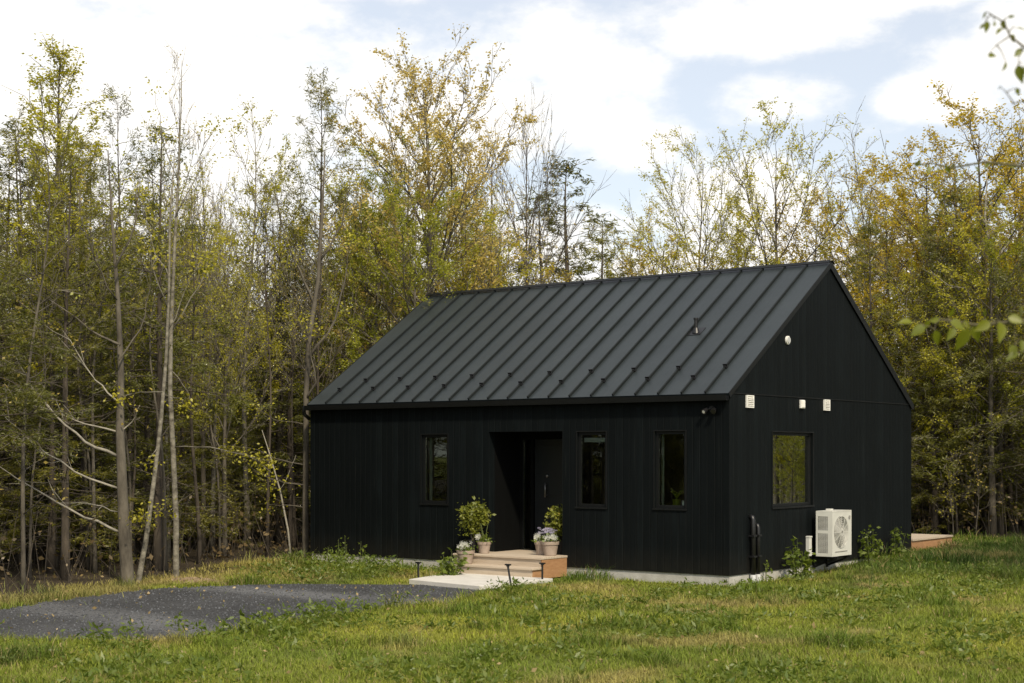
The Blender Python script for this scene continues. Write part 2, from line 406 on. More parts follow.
def inside(poly, x, y):
    x = np.asarray(x); y = np.asarray(y); c = np.zeros(x.shape, bool); n = len(poly)
    for i in range(n):
        x1, y1 = poly[i]; x2, y2 = poly[(i + 1) % n]
        if y1 == y2: continue
        cond = ((y1 > y) != (y2 > y)) & (x < (x2 - x1) * (y - y1) / (y2 - y1) + x1)
        c ^= cond
    return c
def dist_poly(poly, x, y, closed=True):
    x = np.asarray(x, float); y = np.asarray(y, float); d = np.full(x.shape, 1e9); n = len(poly)
    for i in range(n if closed else n - 1):
        a = poly[i]; b = poly[(i + 1) % n]; e = b - a; L2 = (e ** 2).sum()
        t = np.clip(((x - a[0]) * e[0] + (y - a[1]) * e[1]) / L2, 0, 1)
        d = np.minimum(d, np.hypot(x - a[0] - t * e[0], y - a[1] - t * e[1]))
    return d
WOODPOLY = np.concatenate([EDGE, np.array([(700, 10), (700, 900), (-700, 900), (-700, 4)])])
def wood_sd(x, y):           # metres inside the woods (negative on the lawn)
    d = dist_poly(EDGE, x, y, False); return np.where(inside(WOODPOLY, x, y), d, -d)

def turf_color(x, y):
    """colour of the turf at a place: lush, yellowish, straw"""
    n1 = fbm(x, y, 11, .9); n2 = fbm(x, y, 12, 2.6); n3 = fbm(x, y, 13, .35)
    lush = np.array([.165, .215, .026]); yel = np.array([.275, .290, .036]); straw = np.array([.42, .315, .13]); deep = np.array([.075, .125, .022])
    k = np.clip(.5 + .75 * n1 + .35 * n2, 0, 1)[..., None]
    c = lush * (1 - k) + yel * k
    dk = sm(.15, .6, n3 * .6 + .7 * n2)[..., None]; c = c * (1 - .7 * dk) + deep * .7 * dk
    # the back right lawn is tinted a darker green, with taller grass
    u, v = house_uv(x, y)
    bk = (sm(2.0, 4.5, v - .25 * np.abs(u - 1)) * sm(-2, 1, u))[..., None]
    c = c * (1 - .85 * bk) + np.array([.066, .115, .018]) * .85 * bk
    # straw along the edge of the woods and bare patches before the gable
    ws = wood_sd(x, y)
    s = sm(-1.3, -.1, ws) * sm(-9, -5, -np.abs(x + 5)) * .0 + sm(-1.0, -.2, ws) * (x < -3.5) * .5
    bare = sm(.35, .75, fbm(x, y, 17, 1.6)) * sm(6, 3.5, np.hypot(u - 2.6, (v - 0) * .8)) * .6
    bare2 = sm(.30, .75, fbm(x, y, 19, 1.15) + .35 * fbm(x, y, 20, 4.0)) * .5
    s = np.clip(np.maximum(np.maximum(s, bare), bare2) + .12 * (n2 > .6), 0, 1)[..., None]
    return c * (1 - s) + straw * s

# ground sheet
def axis(lo, hi, a, b, st):
    mid = list(np.arange(a, b + 1e-6, st)); l = [a]; s = st
    while l[-1] > lo: s *= 1.35; l.append(l[-1] - s)
    r = [b]; s = st
    while r[-1] < hi: s *= 1.35; r.append(r[-1] + s)
    return np.array(l[:0:-1] + mid + r[1:])
gx = axis(-900, 900, -24, 24, .3); gy = axis(-300, 1500, 6, 46, .3)
X, Y = np.meshgrid(gx, gy)
Z = gz(X, Y)
ws = wood_sd(X.ravel(), Y.ravel())
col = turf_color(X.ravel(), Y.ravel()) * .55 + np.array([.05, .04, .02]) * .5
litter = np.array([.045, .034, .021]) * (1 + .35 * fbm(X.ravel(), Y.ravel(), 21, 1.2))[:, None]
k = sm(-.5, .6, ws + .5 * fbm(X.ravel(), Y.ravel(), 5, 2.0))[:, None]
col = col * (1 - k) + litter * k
nx, ny = len(gx), len(gy)
idx = np.arange(nx * ny).reshape(ny, nx)
fc = np.stack([idx[:-1, :-1], idx[:-1, 1:], idx[1:, 1:], idx[1:, :-1]], -1).reshape(-1)
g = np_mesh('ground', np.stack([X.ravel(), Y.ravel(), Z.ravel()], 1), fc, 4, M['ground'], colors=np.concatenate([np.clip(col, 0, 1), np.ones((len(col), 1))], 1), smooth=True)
tag(g, kind='structure')

# gravel drive: a fine sheet with a ragged edge, 12 mm up
cell = .15
ax_ = np.arange(-19, 0.3, cell); ay_ = np.arange(10.8, 26, cell)
DX, DY = np.meshgrid(ax_, ay_); cx_, cy_ = DX + cell / 2, DY + cell / 2
jit = (.13 * fbm(cx_.ravel(), cy_.ravel(), 31, 5.0) + .22 * fbm(cx_.ravel(), cy_.ravel(), 34, 1.7)).reshape(cx_.shape)
dd = dist_poly(DRIVE, cx_.ravel(), cy_.ravel()).reshape(cx_.shape); ins = inside(DRIVE, cx_.ravel(), cy_.ravel()).reshape(cx_.shape)
keep = np.where(ins, dd, -dd) + jit > 0
iy, ix = np.nonzero(keep)
vid = {}
dv = []; df = []
def gv(j, i):
    if (j, i) not in vid:
        vid[(j, i)] = len(dv); dv.append((ax_[0] + i * cell, ay_[0] + j * cell))
    return vid[(j, i)]
for j, i in zip(iy, ix): df += [gv(j, i), gv(j, i + 1), gv(j + 1, i + 1), gv(j + 1, i)]
dv = np.array(dv); dz = gz(dv[:, 0], dv[:, 1]) + .012
ruts = sm(.45, 1.0, np.sin((dv[:, 0] * .75 + dv[:, 1]) * 1.25 + .5 * fbm(dv[:, 0], dv[:, 1], 33, .5)))
gc = np.array([.060, .061, .063])[None] * (1 + .35 * fbm(dv[:, 0], dv[:, 1], 32, 1.6))[:, None] * (1 + 1.1 * ruts[:, None])
d = np_mesh('gravel_drive', np.column_stack([dv, dz]), df, 4, M['gravel'], colors=np.column_stack([np.clip(gc, 0, 1), np.ones(len(dv))]), smooth=True)
tag(d, kind='structure')
# loose stones on the drive
r_ = np.random.RandomState(5)
n = 34000
sx = r_.uniform(-10, .2, n); sy = r_.uniform(15.5, 26, n)
dd = dist_poly(DRIVE, sx, sy); ok = inside(DRIVE, sx, sy) | (dd < .15)
sx, sy = sx[ok], sy[ok]; n = len(sx)
sz = gz(sx, sy) + .012
oct_v = np.array([(1, 0, 0), (0, 1, 0), (-1, 0, 0), (0, -1, 0), (0, 0, .7), (0, 0, -.5)])
oct_f = np.array([(0, 1, 4), (1, 2, 4), (2, 3, 4), (3, 0, 4), (1, 0, 5), (2, 1, 5), (3, 2, 5), (0, 3, 5)])
sc = .005 + .02 * r_.rand(n) ** 3; an = r_.uniform(0, 6.28, n)
vv = oct_v[None] * sc[:, None, None] * r_.uniform(.7, 1.3, (n, 1, 3))
ca, sa = np.cos(an)[:, None], np.sin(an)[:, None]
vx = vv[..., 0] * ca - vv[..., 1] * sa; vy = vv[..., 0] * sa + vv[..., 1] * ca
vv = np.stack([vx + sx[:, None], vy + sy[:, None], vv[..., 2] + sz[:, None]], -1).reshape(-1, 3)
ff = (oct_f[None] + 6 * np.arange(n)[:, None, None]).reshape(-1)
tone = .045 + .09 * r_.rand(n) ** 1.6; cc = np.stack([tone * .95, tone * 1.0, tone * 1.08, np.ones(n)], 1)
o = np_mesh('loose_gravel', vv, ff, 3, M['stones'], colors=np.repeat(cc, 6, 0))
tag(o, 'loose dark grey crushed stone over the drive', 'gravel', kind='stuff')

# ------------------------------------------------------------------ house
HROT = (0, 0, TH)
def hthing(name, label, cat, u=0, v=0, z=0, group=None, rz=0):
    x, y = hw(u, v); return thing(name, label, cat, (x, y, z), TH + rz, group)
house = hthing('house', 'black board clad cabin with dark standing seam metal roof at the edge of the woods', 'house')

def wall_grid(mb, A, hA, zr, holes, axis_, face, thick, outward):
    """a wall with openings. axis_ 'x' (face at y) or 'y' (face at x); holes: (a0,a1,z0,z1)"""
    As = sorted(set([A[0], A[1]] + [h[0] for h in holes] + [h[1] for h in holes]))
    Zs = sorted(set([zr[0], zr[1]] + [h[2] for h in holes] + [h[3] for h in holes]))
    def P(a, z, inn):
        o_ = face - outward * thick * inn
        return (a, o_, z) if axis_ == 'x' else (o_, a, z)
    def hole(i, j):
        if i < 0 or j < 0 or i >= len(As) - 1 or j >= len(Zs) - 1: return True
        m = ((As[i] + As[i + 1]) / 2, (Zs[j] + Zs[j + 1]) / 2)
        return any(h[0] < m[0] < h[1] and h[2] < m[1] < h[3] for h in holes)
    for i in range(len(As) - 1):
        for j in range(len(Zs) - 1):
            if hole(i, j): continue
            a0, a1, z0, z1 = As[i], As[i + 1], Zs[j], Zs[j + 1]
            mb.add([P(a0, z0, 0), P(a1, z0, 0), P(a1, z1, 0), P(a0, z1, 0)], [(0, 1, 2, 3)])
            mb.add([P(a0, z0, 1), P(a1, z0, 1), P(a1, z1, 1), P(a0, z1, 1)], [(3, 2, 1, 0)])
            for (di, dj, q) in ((-1, 0, (a0, z0, a0, z1)), (1, 0, (a1, z0, a1, z1)), (0, -1, (a0, z0, a1, z0)), (0, 1, (a0, z1, a1, z1))):
                if hole(i + di, j + dj):
                    mb.add([P(q[0], q[1], 0), P(q[2], q[3], 0), P(q[2], q[3], 1), P(q[0], q[1], 1)], [(0, 1, 2, 3)])
T = .18
FW = [(-6.68, -6.03, 1.25, 2.56), (-3.06, -2.44, 1.26, 2.58), (-1.45, -.84, 1.27, 2.58)]
DOORO = (-5.05, -3.38, .36, 2.60)
GW = (1.50, 3.06, 1.27, 2.57)
mb = MB(); wall_grid(mb, (-LEN, 0), None, (FD, EAVE), FW + [DOORO], 'x', 0, T, -1); mb.build('front_wall', M['siding'], house)
mb = MB(); wall_grid(mb, (T + .001, WID - T - .001), None, (FD, EAVE), [GW], 'y', -.0005, T, 1)
mb.build('gable_wall', M['siding'], house)
mb = MB(); wall_grid(mb, (T + .001, WID - T - .001), None, (FD, EAVE), [], 'y', -LEN + .0005, T, -1); mb.build('gable_wall', M['siding'], house)
mb = MB(); wall_grid(mb, (-LEN, 0), None, (FD, EAVE), [(-4.3, -1.1, .45, 2.6)], 'x', WID, T, 1); mb.build('rear_wall', M['siding'], house)
for xo, dn in ((-.0005, -T), (-LEN + .0005, T)):
    mb = MB(); a = [(0, EAVE + .022), (WID, EAVE + .022), (WID / 2, RIDGE - .03)]
    # wall corners continue to the roof
    mb.add([(xo, a[0][0], a[0][1]), (xo, a[1][0], a[1][1]), (xo, a[2][0], a[2][1]), (xo + dn, a[0][0], a[0][1]), (xo + dn, a[1][0], a[1][1]), (xo + dn, a[2][0], a[2][1])],
           [(0, 1, 2), (5, 4, 3), (0, 3, 4, 1), (1, 4, 5, 2), (2, 5, 3, 0)])
    mb.build('gable_peak', M['siding'], house)
mb = MB(); mb.box(-.05, .012, .0, WID, EAVE + .002, EAVE + .02); mb.build('drip_flashing', M['trim'], house)
mb = MB(); mb.box(-LEN + .02, -.02, .02, WID - .02, -.4, FD - .002); mb.build('foundation', M['concrete'], house)
# interior: floor, lining, a partition; it only shows through the panes
mb = MB(); mb.box(-LEN + T + .02, -T - .02, T + 1.0, WID - T - .02, FD + .01, .36); mb.build('interior_floor', M['insidewood'], house)
mb = MB(); mb.box(-LEN + T + .02, -2.0, 4.6, 4.7, .37, EAVE - .15); mb.build('partition', M['insidewood'], house)
mb = MB(); mb.box(-LEN + T + .02, -T - .02, T + .02, WID - T - .02, EAVE - .14, EAVE - .1); mb.build('ceiling', M['inside'], house)
# entry recess, 0.95 m deep
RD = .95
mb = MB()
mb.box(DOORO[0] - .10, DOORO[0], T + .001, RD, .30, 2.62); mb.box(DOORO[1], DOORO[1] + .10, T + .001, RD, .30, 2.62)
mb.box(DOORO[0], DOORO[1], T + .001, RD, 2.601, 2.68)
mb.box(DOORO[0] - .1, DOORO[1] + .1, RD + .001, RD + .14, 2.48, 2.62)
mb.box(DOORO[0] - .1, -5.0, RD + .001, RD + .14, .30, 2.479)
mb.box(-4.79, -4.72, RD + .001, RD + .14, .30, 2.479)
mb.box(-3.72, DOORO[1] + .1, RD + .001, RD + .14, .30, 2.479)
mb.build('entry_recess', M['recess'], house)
mb = MB(); mb.box(DOORO[0] + .002, DOORO[1] - .002, .03, RD, .28, .375); mb.build('threshold', M['cedar'], house)
mb = MB(); mb.box(-4.985, -4.805, RD + .06, RD + .07, .40, 2.46)
sl = mb.build('sidelight', M['glass'], house)
mb = MB()
for x0, x1 in ((-5.0, -4.985), (-4.805, -4.79)): mb.box(x0, x1, RD + .03, RD + .10, .40, 2.46)
mb.box(-5.0, -4.79, RD + .03, RD + .10, .376, .40); mb.box(-5.0, -4.79, RD + .03, RD + .10, 2.46, 2.478)
mb.build('sidelight_frame', M['trim'], sl)
mb = MB(); mb.box(-4.71, -3.73, RD + .03, RD + .08, .39, 2.47)
mb.box(-4.6, -3.84, RD + .022, RD + .0295, .5, 1.25); mb.box(-4.6, -3.84, RD + .022, RD + .0295, 1.4, 2.36)
dr = mb.build('door', M['door'], house, bevel=.004)
mb = MB(); mb.tube([(-4.42, RD - .04, 1.38), (-4.42, RD - .04, 1.66)], .012, 10); mb.tube([(-4.42, RD - .04, 1.42), (-4.42, RD + .03, 1.42)], .009, 8); mb.tube([(-4.42, RD - .04, 1.62), (-4.42, RD + .03, 1.62)], .009, 8)
mb.build('handle', M['chrome'], dr, smooth=True)
mb = MB(); mb.tube([(-4.42, RD + .025, 1.78), (-4.42, RD + .0, 1.78)], .028, 14); mb.build('lock', M['chrome'], dr, smooth=True)

def window(h, ax, label=None):
    a0, a1, z0, z1 = h; w = .05; gp = .003
    def B(m, p0, p1, q0, q1, r0, r1):   # along, depth inward from the face, z
        if ax == 'x': m.box(p0, p1, q0, q1, r0, r1)
        else: m.box(-q1, -q0, p0, p1, r0, r1)
    m = MB(); i0, i1, y0, y1 = a0 + gp, a1 - gp, .035, .11
    B(m, i0, i0 + w, y0, y1, z0 + gp, z1 - gp); B(m, i1 - w, i1, y0, y1, z0 + gp, z1 - gp)
    B(m, i0 + w, i1 - w, y0, y1, z0 + gp, z0 + gp + w); B(m, i0 + w, i1 - w, y0, y1, z1 - gp - w, z1 - gp)
    fr = m.build('window', M['trim'], house)
    if label: fr['label'] = label
    m = MB(); B(m, i0 + w, i1 - w, .07, .076, z0 + gp + w, z1 - gp - w); m.build('pane', M['glass'] if ax == 'x' else M['glass_coated'], fr)
    m = MB(); B(m, a0 - .03, a1 + .03, -.025, .034, z0 - .03, z0 - .002); m.build('sill', M['trim'], fr)
    # flat casing proud of the boards
    m = MB(); c = .02
    B(m, a0 - c, a0 - .001, -.014, .002, z0, z1 + c); B(m, a1 + .001, a1 + c, -.014, .002, z0, z1 + c); B(m, a0 - .001, a1 + .001, -.014, .002, z1 + .001, z1 + c)
    m.build('casing', M['trim'], fr)
    return fr
m = MB(); m.box(-4.25, -1.15, WID - .09, WID - .084, .5, 2.55); rg = m.build('rear_glazing', M['glass'], house)
m = MB()
for xx in (-4.295, -2.73, -1.16): m.box(xx, xx + .05, WID - .12, WID - .05, .455, 2.595)
m.box(-4.244, -1.161, WID - .12, WID - .05, 2.555, 2.595); m.box(-4.244, -1.161, WID - .12, WID - .05, .455, .5); m.build('frame', M['trim'], rg)
w1 = window(FW[0], 'x'); w2 = window(FW[1], 'x'); w3 = window(FW[2], 'x'); w4 = window(GW, 'y', 'wide gable window mirroring green trees')
def side_strip(parent, x0, x1, y, z0, z1, m, ax='x'):
    b = MB(); n = 14; vs = []
    for i in range(n + 1):
        t = i / n; xx = x0 + (x1 - x0) * t; yy = y + .018 * math.sin(t * 22)
        for zz in (z0, z1): vs.append((xx, yy, zz) if ax == 'x' else (-yy, xx, zz))
    fs = [(2 * i, 2 * i + 2, 2 * i + 3, 2 * i + 1) for i in range(n)]
    b.add(vs, fs); o_ = b.build('pale_strip', m, parent)
    s_ = o_.modifiers.new('thick', 'SOLIDIFY'); s_.thickness = .006
side_strip(w1, -6.62, -6.565, .17, 1.2, 2.56, M['pale_strip'])  # pale strip stands in for light on the window's side jamb
side_strip(w3, -1.41, -1.375, .17, 1.2, 2.56, M['pale_strip'])
side_strip(w4, 2.74, 2.98, .16, 1.2, 2.6, M['pale_strip'], 'y')  # pale strip inside the right edge of the pane
mb = MB(); mb.box(-2.99, -2.51, .12, .135, 2.40, 2.48); mb.build('light_band', M['band'], w2)  # grey bar stands in for a band of light across the pane top
mb = MB(); mb.lathe([(.035, 1.29), (.045, 1.30), (.05, 1.40), (.044, 1.40)], -.98, .21, 14); mb.build('mug', M['white_plastic'], w3, smooth=True)
mb = MB(); mb.lathe([(.06, 1.29), (.075, 1.42), (.07, 1.42)], -1.16, .24, 14)
for i in range(14):
    a = i * 2.4; p = Vector((-1.16, .24, 1.42)); q = p + Vector((.13 * math.cos(a), .07 * math.sin(a), .10 + .02 * (i % 5)))
    mb.tube([p, (p + q) / 2 + Vector((0, 0, .04)), q], [.003, .016, .002], 4)
mb.build('sill_plant', M['leaf_green'], w3)

# roof: two slabs, seams in the mesh
sl_ = (RIDGE - EAVE) / (WID / 2); ang = math.atan(sl_); SL = math.hypot(WID / 2, RIDGE - EAVE)
def rp(x, s, h, back=False):           # a point on the roof: along, up the slope, above the sheet
    y = s * math.cos(ang) - h * math.sin(ang); z = EAVE + s * math.sin(ang) + h * math.cos(ang)
    return (x, WID - y if back else y, z)
def rbox(m, x0, x1, s0, s1, h0, h1, back=False, mi=0):
    P = [rp(x, s, h, back) for h in (h0, h1) for (x, s) in ((x0, s0), (x1, s0), (x1, s1), (x0, s1))]
    m.add(P, [(0, 3, 2, 1), (4, 5, 6, 7), (0, 1, 5, 4), (1, 2, 6, 5), (2, 3, 7, 6), (3, 0, 4, 7)], mi)
mb = MB()
XS = [-.42 - .459 * i for i in range(20)]
for back in (False, True):
    rbox(mb, -LEN - .015, .015, -.06, SL, -.0, .045, back)
    for x in XS: rbox(mb, x - .013, x + .013, -.055, SL - .06, .046, .088, back, 1)
roof = mb.build('roof', [M['roof'], M['seam']], house)
for back in (False, True):
    for x0_, x1_, lo in ((-LEN - .03, -LEN - .016, -.08), (.016, .03, -.035 if not back else -.075)):
        mb = MB(); rbox(mb, x0_, x1_, -.065, SL - .002, lo, .05, back); mb.build('rake_trim', M['trim'], roof)
mb = MB(); 
for back in (False, True): rbox(mb, -LEN - .03, .03, SL - .10, SL + .0, .089, .100, back)
mb.build('ridge_cap', M['trim'], roof)
for i, x in enumerate(XS):
    s = .77 if i % 2 == 0 else .43
    m = MB(); rbox(m, x - .035, x + .035, s - .03, s + .03, .047, .075); rbox(m, x - .04, x + .04, s + .0, s + .012, .089, .125); rbox(m, x - .018, x + .018, s - .04, s + .03, .0885, .10)
    m.build('snow_guard', M['dark'], roof)
mb = MB(); b0 = Vector(rp(-1.66, 2.12, .05)); mb.tube([b0, b0 + Vector((0, 0, .22))], .032, 14); mb.tube([b0 + Vector((0, 0, .22)), b0 + Vector((0, 0, .25))], .045, 14)
rbox(mb, -1.80, -1.52, 2.0, 2.26, .046, .055); mb.tube([b0 - Vector((0, 0, .03)), b0 + Vector((0, 0, .07))], [.075, .042], 14)
mb.build('vent_pipe', M['dark'], roof)
# gutter and its outlet
mb = MB(); mb.add([(x, y, z) for x in (-LEN - .03, .012) for (y, z) in ((-.052, EAVE - .005), (-.052, EAVE - .09), (-.075, EAVE - .115), (-.145, EAVE - .115), (-.16, EAVE - .02), (-.15, EAVE - .02), (-.137, EAVE - .105), (-.06, EAVE - .105))],
                  [(i, (i + 1) % 8, 8 + (i + 1) % 8, 8 + i) for i in range(8)] + [(7, 6, 5, 4, 3, 2, 1, 0), (8, 9, 10, 11, 12, 13, 14, 15)])
gt = mb.build('gutter', M['trim'], roof)
mb = MB(); mb.tube([(-LEN - .06, -.10, EAVE - .03), (-LEN - .085, -.10, EAVE - .12), (-LEN - .085, -.08, EAVE - .20), (-LEN - .05, .03, EAVE - .29)], .038, 10); mb.build('downspout', M['trim'], gt, smooth=True)

# fittings on the walls
mb = MB(); mb.lathe([(.045, 0), (.045, .02)], 0, 0, 16)
lt = hthing('security_light', 'small black twin spotlight under the right end of the front eave', 'light', -.33, 0, 2.94)
m = MB(); m.tube([(0, 0, 0), (0, -.03, 0)], .05, 16); m.build('base', M['dark'], lt)
for sx_, nm in ((-.07, 1), (.07, 1)):
    m = MB(); m.tube([(sx_ * .3, -.03, 0), (sx_, -.06, -.01)], .014, 8); m.tube([(sx_, -.04, .0), (sx_ * 1.3, -.13, -.05)], [.028, .045], 14)
    h_ = m.build('lamp_head', M['dark'], lt)
    m = MB(); m.tube([(sx_ * 1.3, -.1305, -.0503), (sx_ * 1.31, -.1335, -.052)], .026, 14); m.build('lens', M['white_plastic'] if sx_ < 0 else M['dark'], h_)
def louvre_vent(y, z, w, h, label):
    o_ = hthing('wall_vent', label, 'vent', 0, y, z)
    m = MB(); m.box(.001, .035, -w / 2, w / 2, -h / 2, -h / 2 + .02); m.box(.001, .035, -w / 2, w / 2, h / 2 - .02, h / 2)
    m.box(.001, .035, -w / 2, -w / 2 + .02, -h / 2 + .02, h / 2 - .02); m.box(.001, .035, w / 2 - .02, w / 2, -h / 2 + .02, h / 2 - .02); m.box(.001, .008, -w / 2 + .02, w / 2 - .02, -h / 2 + .02, h / 2 - .02)
    m.build('hood', M['white_plastic'], o_)
    for i in range(5):
        z0 = -h / 2 + .035 + i * (h - .06) / 5
        m = MB(); m.add([(.010, -w / 2 + .021, z0 + .022), (.010, w / 2 - .021, z0 + .022), (.042, w / 2 - .021, z0), (.042, -w / 2 + .021, z0),
                         (.010, -w / 2 + .021, z0 + .026), (.010, w / 2 - .021, z0 + .026), (.042, w / 2 - .021, z0 + .004), (.042, -w / 2 + .021, z0 + .004)],
                        [(0, 1, 2, 3), (7, 6, 5, 4), (0, 4, 5, 1), (1, 5, 6, 2), (2, 6, 7, 3), (3, 7, 4, 0)])
        m.build('louvre', M['white_plastic'], o_)
louvre_vent(.66, 3.075, .24, .21, 'white louvred wall vent nearest the front corner of the gable')
louvre_vent(3.60, 3.09, .22, .20, 'white louvred wall vent farthest from the front corner, right of the small white box')
o_ = hthing('junction_box', 'small plain white box on the gable between the two louvred vents', 'electrical box', 0, 2.59, 3.08)
m = MB(); m.box(.001, .05, -.07, .07, -.075, .075); m.build('case', M['white_plastic'], o_, bevel=.008)
m = MB(); m.box(.0505, .058, -.055, .055, -.06, .06); m.build('cover', M['white_plastic'], o_, bevel=.003)
o_ = hthing('round_vent', 'small round white vent high in the gable peak', 'vent', 0, 2.05, 4.19)
m = MB(); m.tube([(.001, 0, 0), (.03, 0, 0)], .075, 20); m.build('collar', M['white_plastic'], o_)
m = MB(); m.tube([(.0305, 0, 0), (.045, 0, 0)], .055, 16); m.build('flap', M['grey_plastic'], o_)
# service pipes near the corner
o_ = hthing('service_pipes', 'two black service pipes with grey lower ends by the right house corner', 'pipes', 0, .78, 0)
for yy, top, r in ((-.09, 1.12, .042), (.09, .98, .035)):
    m = MB(); m.tube([(.06, yy, .16), (.06, yy, top - .03), (.05, yy, top), (.0, yy, top + .02)], r, 12); p_ = m.build('pipe', M['dark'], o_, smooth=True)
    m = MB(); m.tube([(.06, yy, -.1), (.06, yy, .159)], r + .006, 12); m.build('grey_sleeve', M['grey_plastic'], p_, smooth=True)
    for zz in (.45, .8):
        m = MB(); m.box(.001, .11, yy - r - .012, yy + r + .012, zz, zz + .03); m.build('clamp', M['dark'], p_)

# porch steps and pad
st = hthing('porch_steps', 'two weathered cedar steps with an orange cedar side before the door', 'steps')
m = MB()
for k_ in range(5): m.box(-5.27, -3.27, -.78 + k_ * .149, -.78 + k_ * .149 + .143, .352, .388)
m.box(-5.27, -3.27, -.034, .028, .352, .388)
m.build('upper_tread', M['cedar'], st, bevel=.004)
m = MB(); m.box(-5.24, -3.31, -.75, -.72, .02, .349); m.build('upper_riser', M['cedar'], st)
m = MB()
for k_ in range(2): m.box(-5.05, -3.25, -1.08 + k_ * .155, -1.08 + k_ * .155 + .15, .185, .22)
m.box(-5.05, -3.25, -.768, -.753, .185, .22)
m.build('lower_tread', M['cedar'], st, bevel=.004)
m = MB(); m.box(-5.03, -3.29, -1.05, -1.02, .02, .183); m.build('lower_riser', M['cedar'], st)
m = MB(); m.box(-3.31, -3.28, -.75, -.005, .02, .35); m.box(-3.29 - .02, -3.28, -1.019, -.7505, .02, .183); m.build('side_panel', M['cedar_raw'], st)
m = MB(); m.box(-5.26, -5.23, -.75, -.005, .02, .35); m.box(-5.06, -5.035, -1.019, -.7505, .02, .183); m.build('side_panel', M['cedar'], st)
m = MB()
q = [(-4.72, -2.62), (-2.95, -2.92), (-2.86, -1.01), (-5.1, -1.01)]
m.add([(a, b, -.15) for a, b in q] + [(a, b, .065) for a, b in q], [(3, 2, 1, 0), (4, 5, 6, 7), (0, 1, 5, 4), (1, 2, 6, 5), (2, 3, 7, 6), (3, 0, 4, 7)])
pd = m.build('path', M['pad'], None, bevel=.01); pd.location = (P0[0], P0[1], 0); pd.rotation_euler = HROT; tag(pd, kind='structure')

# back deck
dk = hthing('back_deck', 'low cedar deck behind the house at the far right corner', 'deck', 0, WID, 0)
m = MB()
for k_ in range(22):
    m.box(-6.0, .03, .02 + k_ * .1, .02 + k_ * .1 + .094, .41, .445)
m.build('deck_boards', M['cedar'], dk)
m = MB(); m.box(-.03, 0, .02, 2.215, .12, .408); m.build('fascia', M['cedar_raw'], dk)
m = MB(); m.box(-6, -.031, 2.185, 2.215, .12, .408); m.build('fascia', M['cedar_raw'], dk)

# heat pump
hp = hthing('heat_pump', 'off white outdoor heat pump unit on wall brackets beside the gable window', 'heat pump', .12, 2.94, .355)
D_, L_, H_ = .32, .80, .815
m = MB()
m.box(0, D_ - .03, 0, .012, 0, H_) if False else None
# case built as panels round a recessed fan opening in the +x face
m.box(0, D_, .14, L_, H_ - .02, H_); m.box(0, D_, .0, .139, H_ - .02, H_); m.box(0, D_, 0, L_, 0, .02); m.box(0, .015, 0, L_, .021, H_ - .021)
m.box(.016, D_, L_ - .02, L_, .021, H_ - .021)
m.box(D_ - .09, D_, 0, .015, .021, H_ - .021)
m.box(.016, .035, 0, .015, .021, H_ - .021)
m.box(.036, D_ - .091, 0.002, .014, H_ - .10, H_ - .021); m.box(.036, D_ - .091, .002, .014, .021, .06); m.box(.036, D_ - .091, .002, .014, .41, .47)
# louvre bars on the near side
for k_ in range(16):
    zz = .075 + k_ * .021
    m.box(.036, D_ - .091, .003, .012, zz, zz + .008)
for k_ in range(11):
    zz = .48 + k_ * .021
    m.box(.036, D_ - .091, .003, .012, zz, zz + .008)
for k_ in range(4):
    xx = .075 + k_ * .04; m.box(xx, xx + .007, .0005, .0025, .061, .71)
case = m.build('case', M['white_metal'], hp)
m = MB(); m.box(.036, D_ - .095, .018, L_ - .03, .03, H_ - .03); m.build('dark_backing', M['shadow_black2'], hp)  # dark box behind the louvre bars; its colour gives the interior shade
fy, fz, fr_ = .37, .43, .29
m = MB(); n = 40
out = []
for k_ in range(n):
    t = 6.28319 * k_ / n; cx2, cz2 = math.cos(t), math.sin(t); s_ = 1 / max(abs(cx2), abs(cz2)); 
    oy = fy + max(min(cx2 * s_ * .5, L_ - fy - .021), -fy + .016); oz = fz + max(min(cz2 * s_ * .45, H_ - .021 - fz), -fz + .021)
    out.append((oy, oz))
vs = [(D_ - .004, a, b) for a, b in out] + [(D_ - .004, fy + fr_ * math.cos(6.28319 * k_ / n), fz + fr_ * math.sin(6.28319 * k_ / n)) for k_ in range(n)] + [(D_ - .06, fy + fr_ * math.cos(6.28319 * k_ / n), fz + fr_ * math.sin(6.28319 * k_ / n)) for k_ in range(n)]
m.add(vs, [(k_, (k_ + 1) % n, n + (k_ + 1) % n, n + k_) for k_ in range(n)] + [(n + k_, n + (k_ + 1) % n, 2 * n + (k_ + 1) % n, 2 * n + k_) for k_ in range(n)])
m.build('front_panel', M['white_metal'], hp)
m = MB(); m.tube([(D_ - .065, fy, fz), (D_ - .062, fy, fz)], fr_, 36); m.build('fan_well', M['shadow_black'], hp)
m = MB()
for k_ in range(5):
    a = 6.283 * k_ / 5
    pts = [(D_ - .05, fy + r * math.cos(a + w_), fz + r * math.sin(a + w_)) for r, w_ in ((.06, 0), (.25, -.2), (.26, .5), (.08, .6))]
    pts2 = [(p[0] + .012 + .01 * (i > 1), p[1], p[2]) for i, p in enumerate(pts)]
    m.add(pts + pts2, [(0, 1, 2, 3), (7, 6, 5, 4), (0, 4, 5, 1), (1, 5, 6, 2), (2, 6, 7, 3), (3, 7, 4, 0)])
m.tube([(D_ - .055, fy, fz), (D_ - .02, fy, fz)], .06, 16); m.build('fan', M['grille'], hp)
m = MB()
for k_ in range(9):
    r = .035 + k_ * .031
    m.tube([(D_ + .006 + .012 * (1 - (r / .3) ** 2), fy + r * math.cos(t_ * 6.28319 / 36), fz + r * math.sin(t_ * 6.28319 / 36)) for t_ in range(37)], .0045, 5, cap=False)
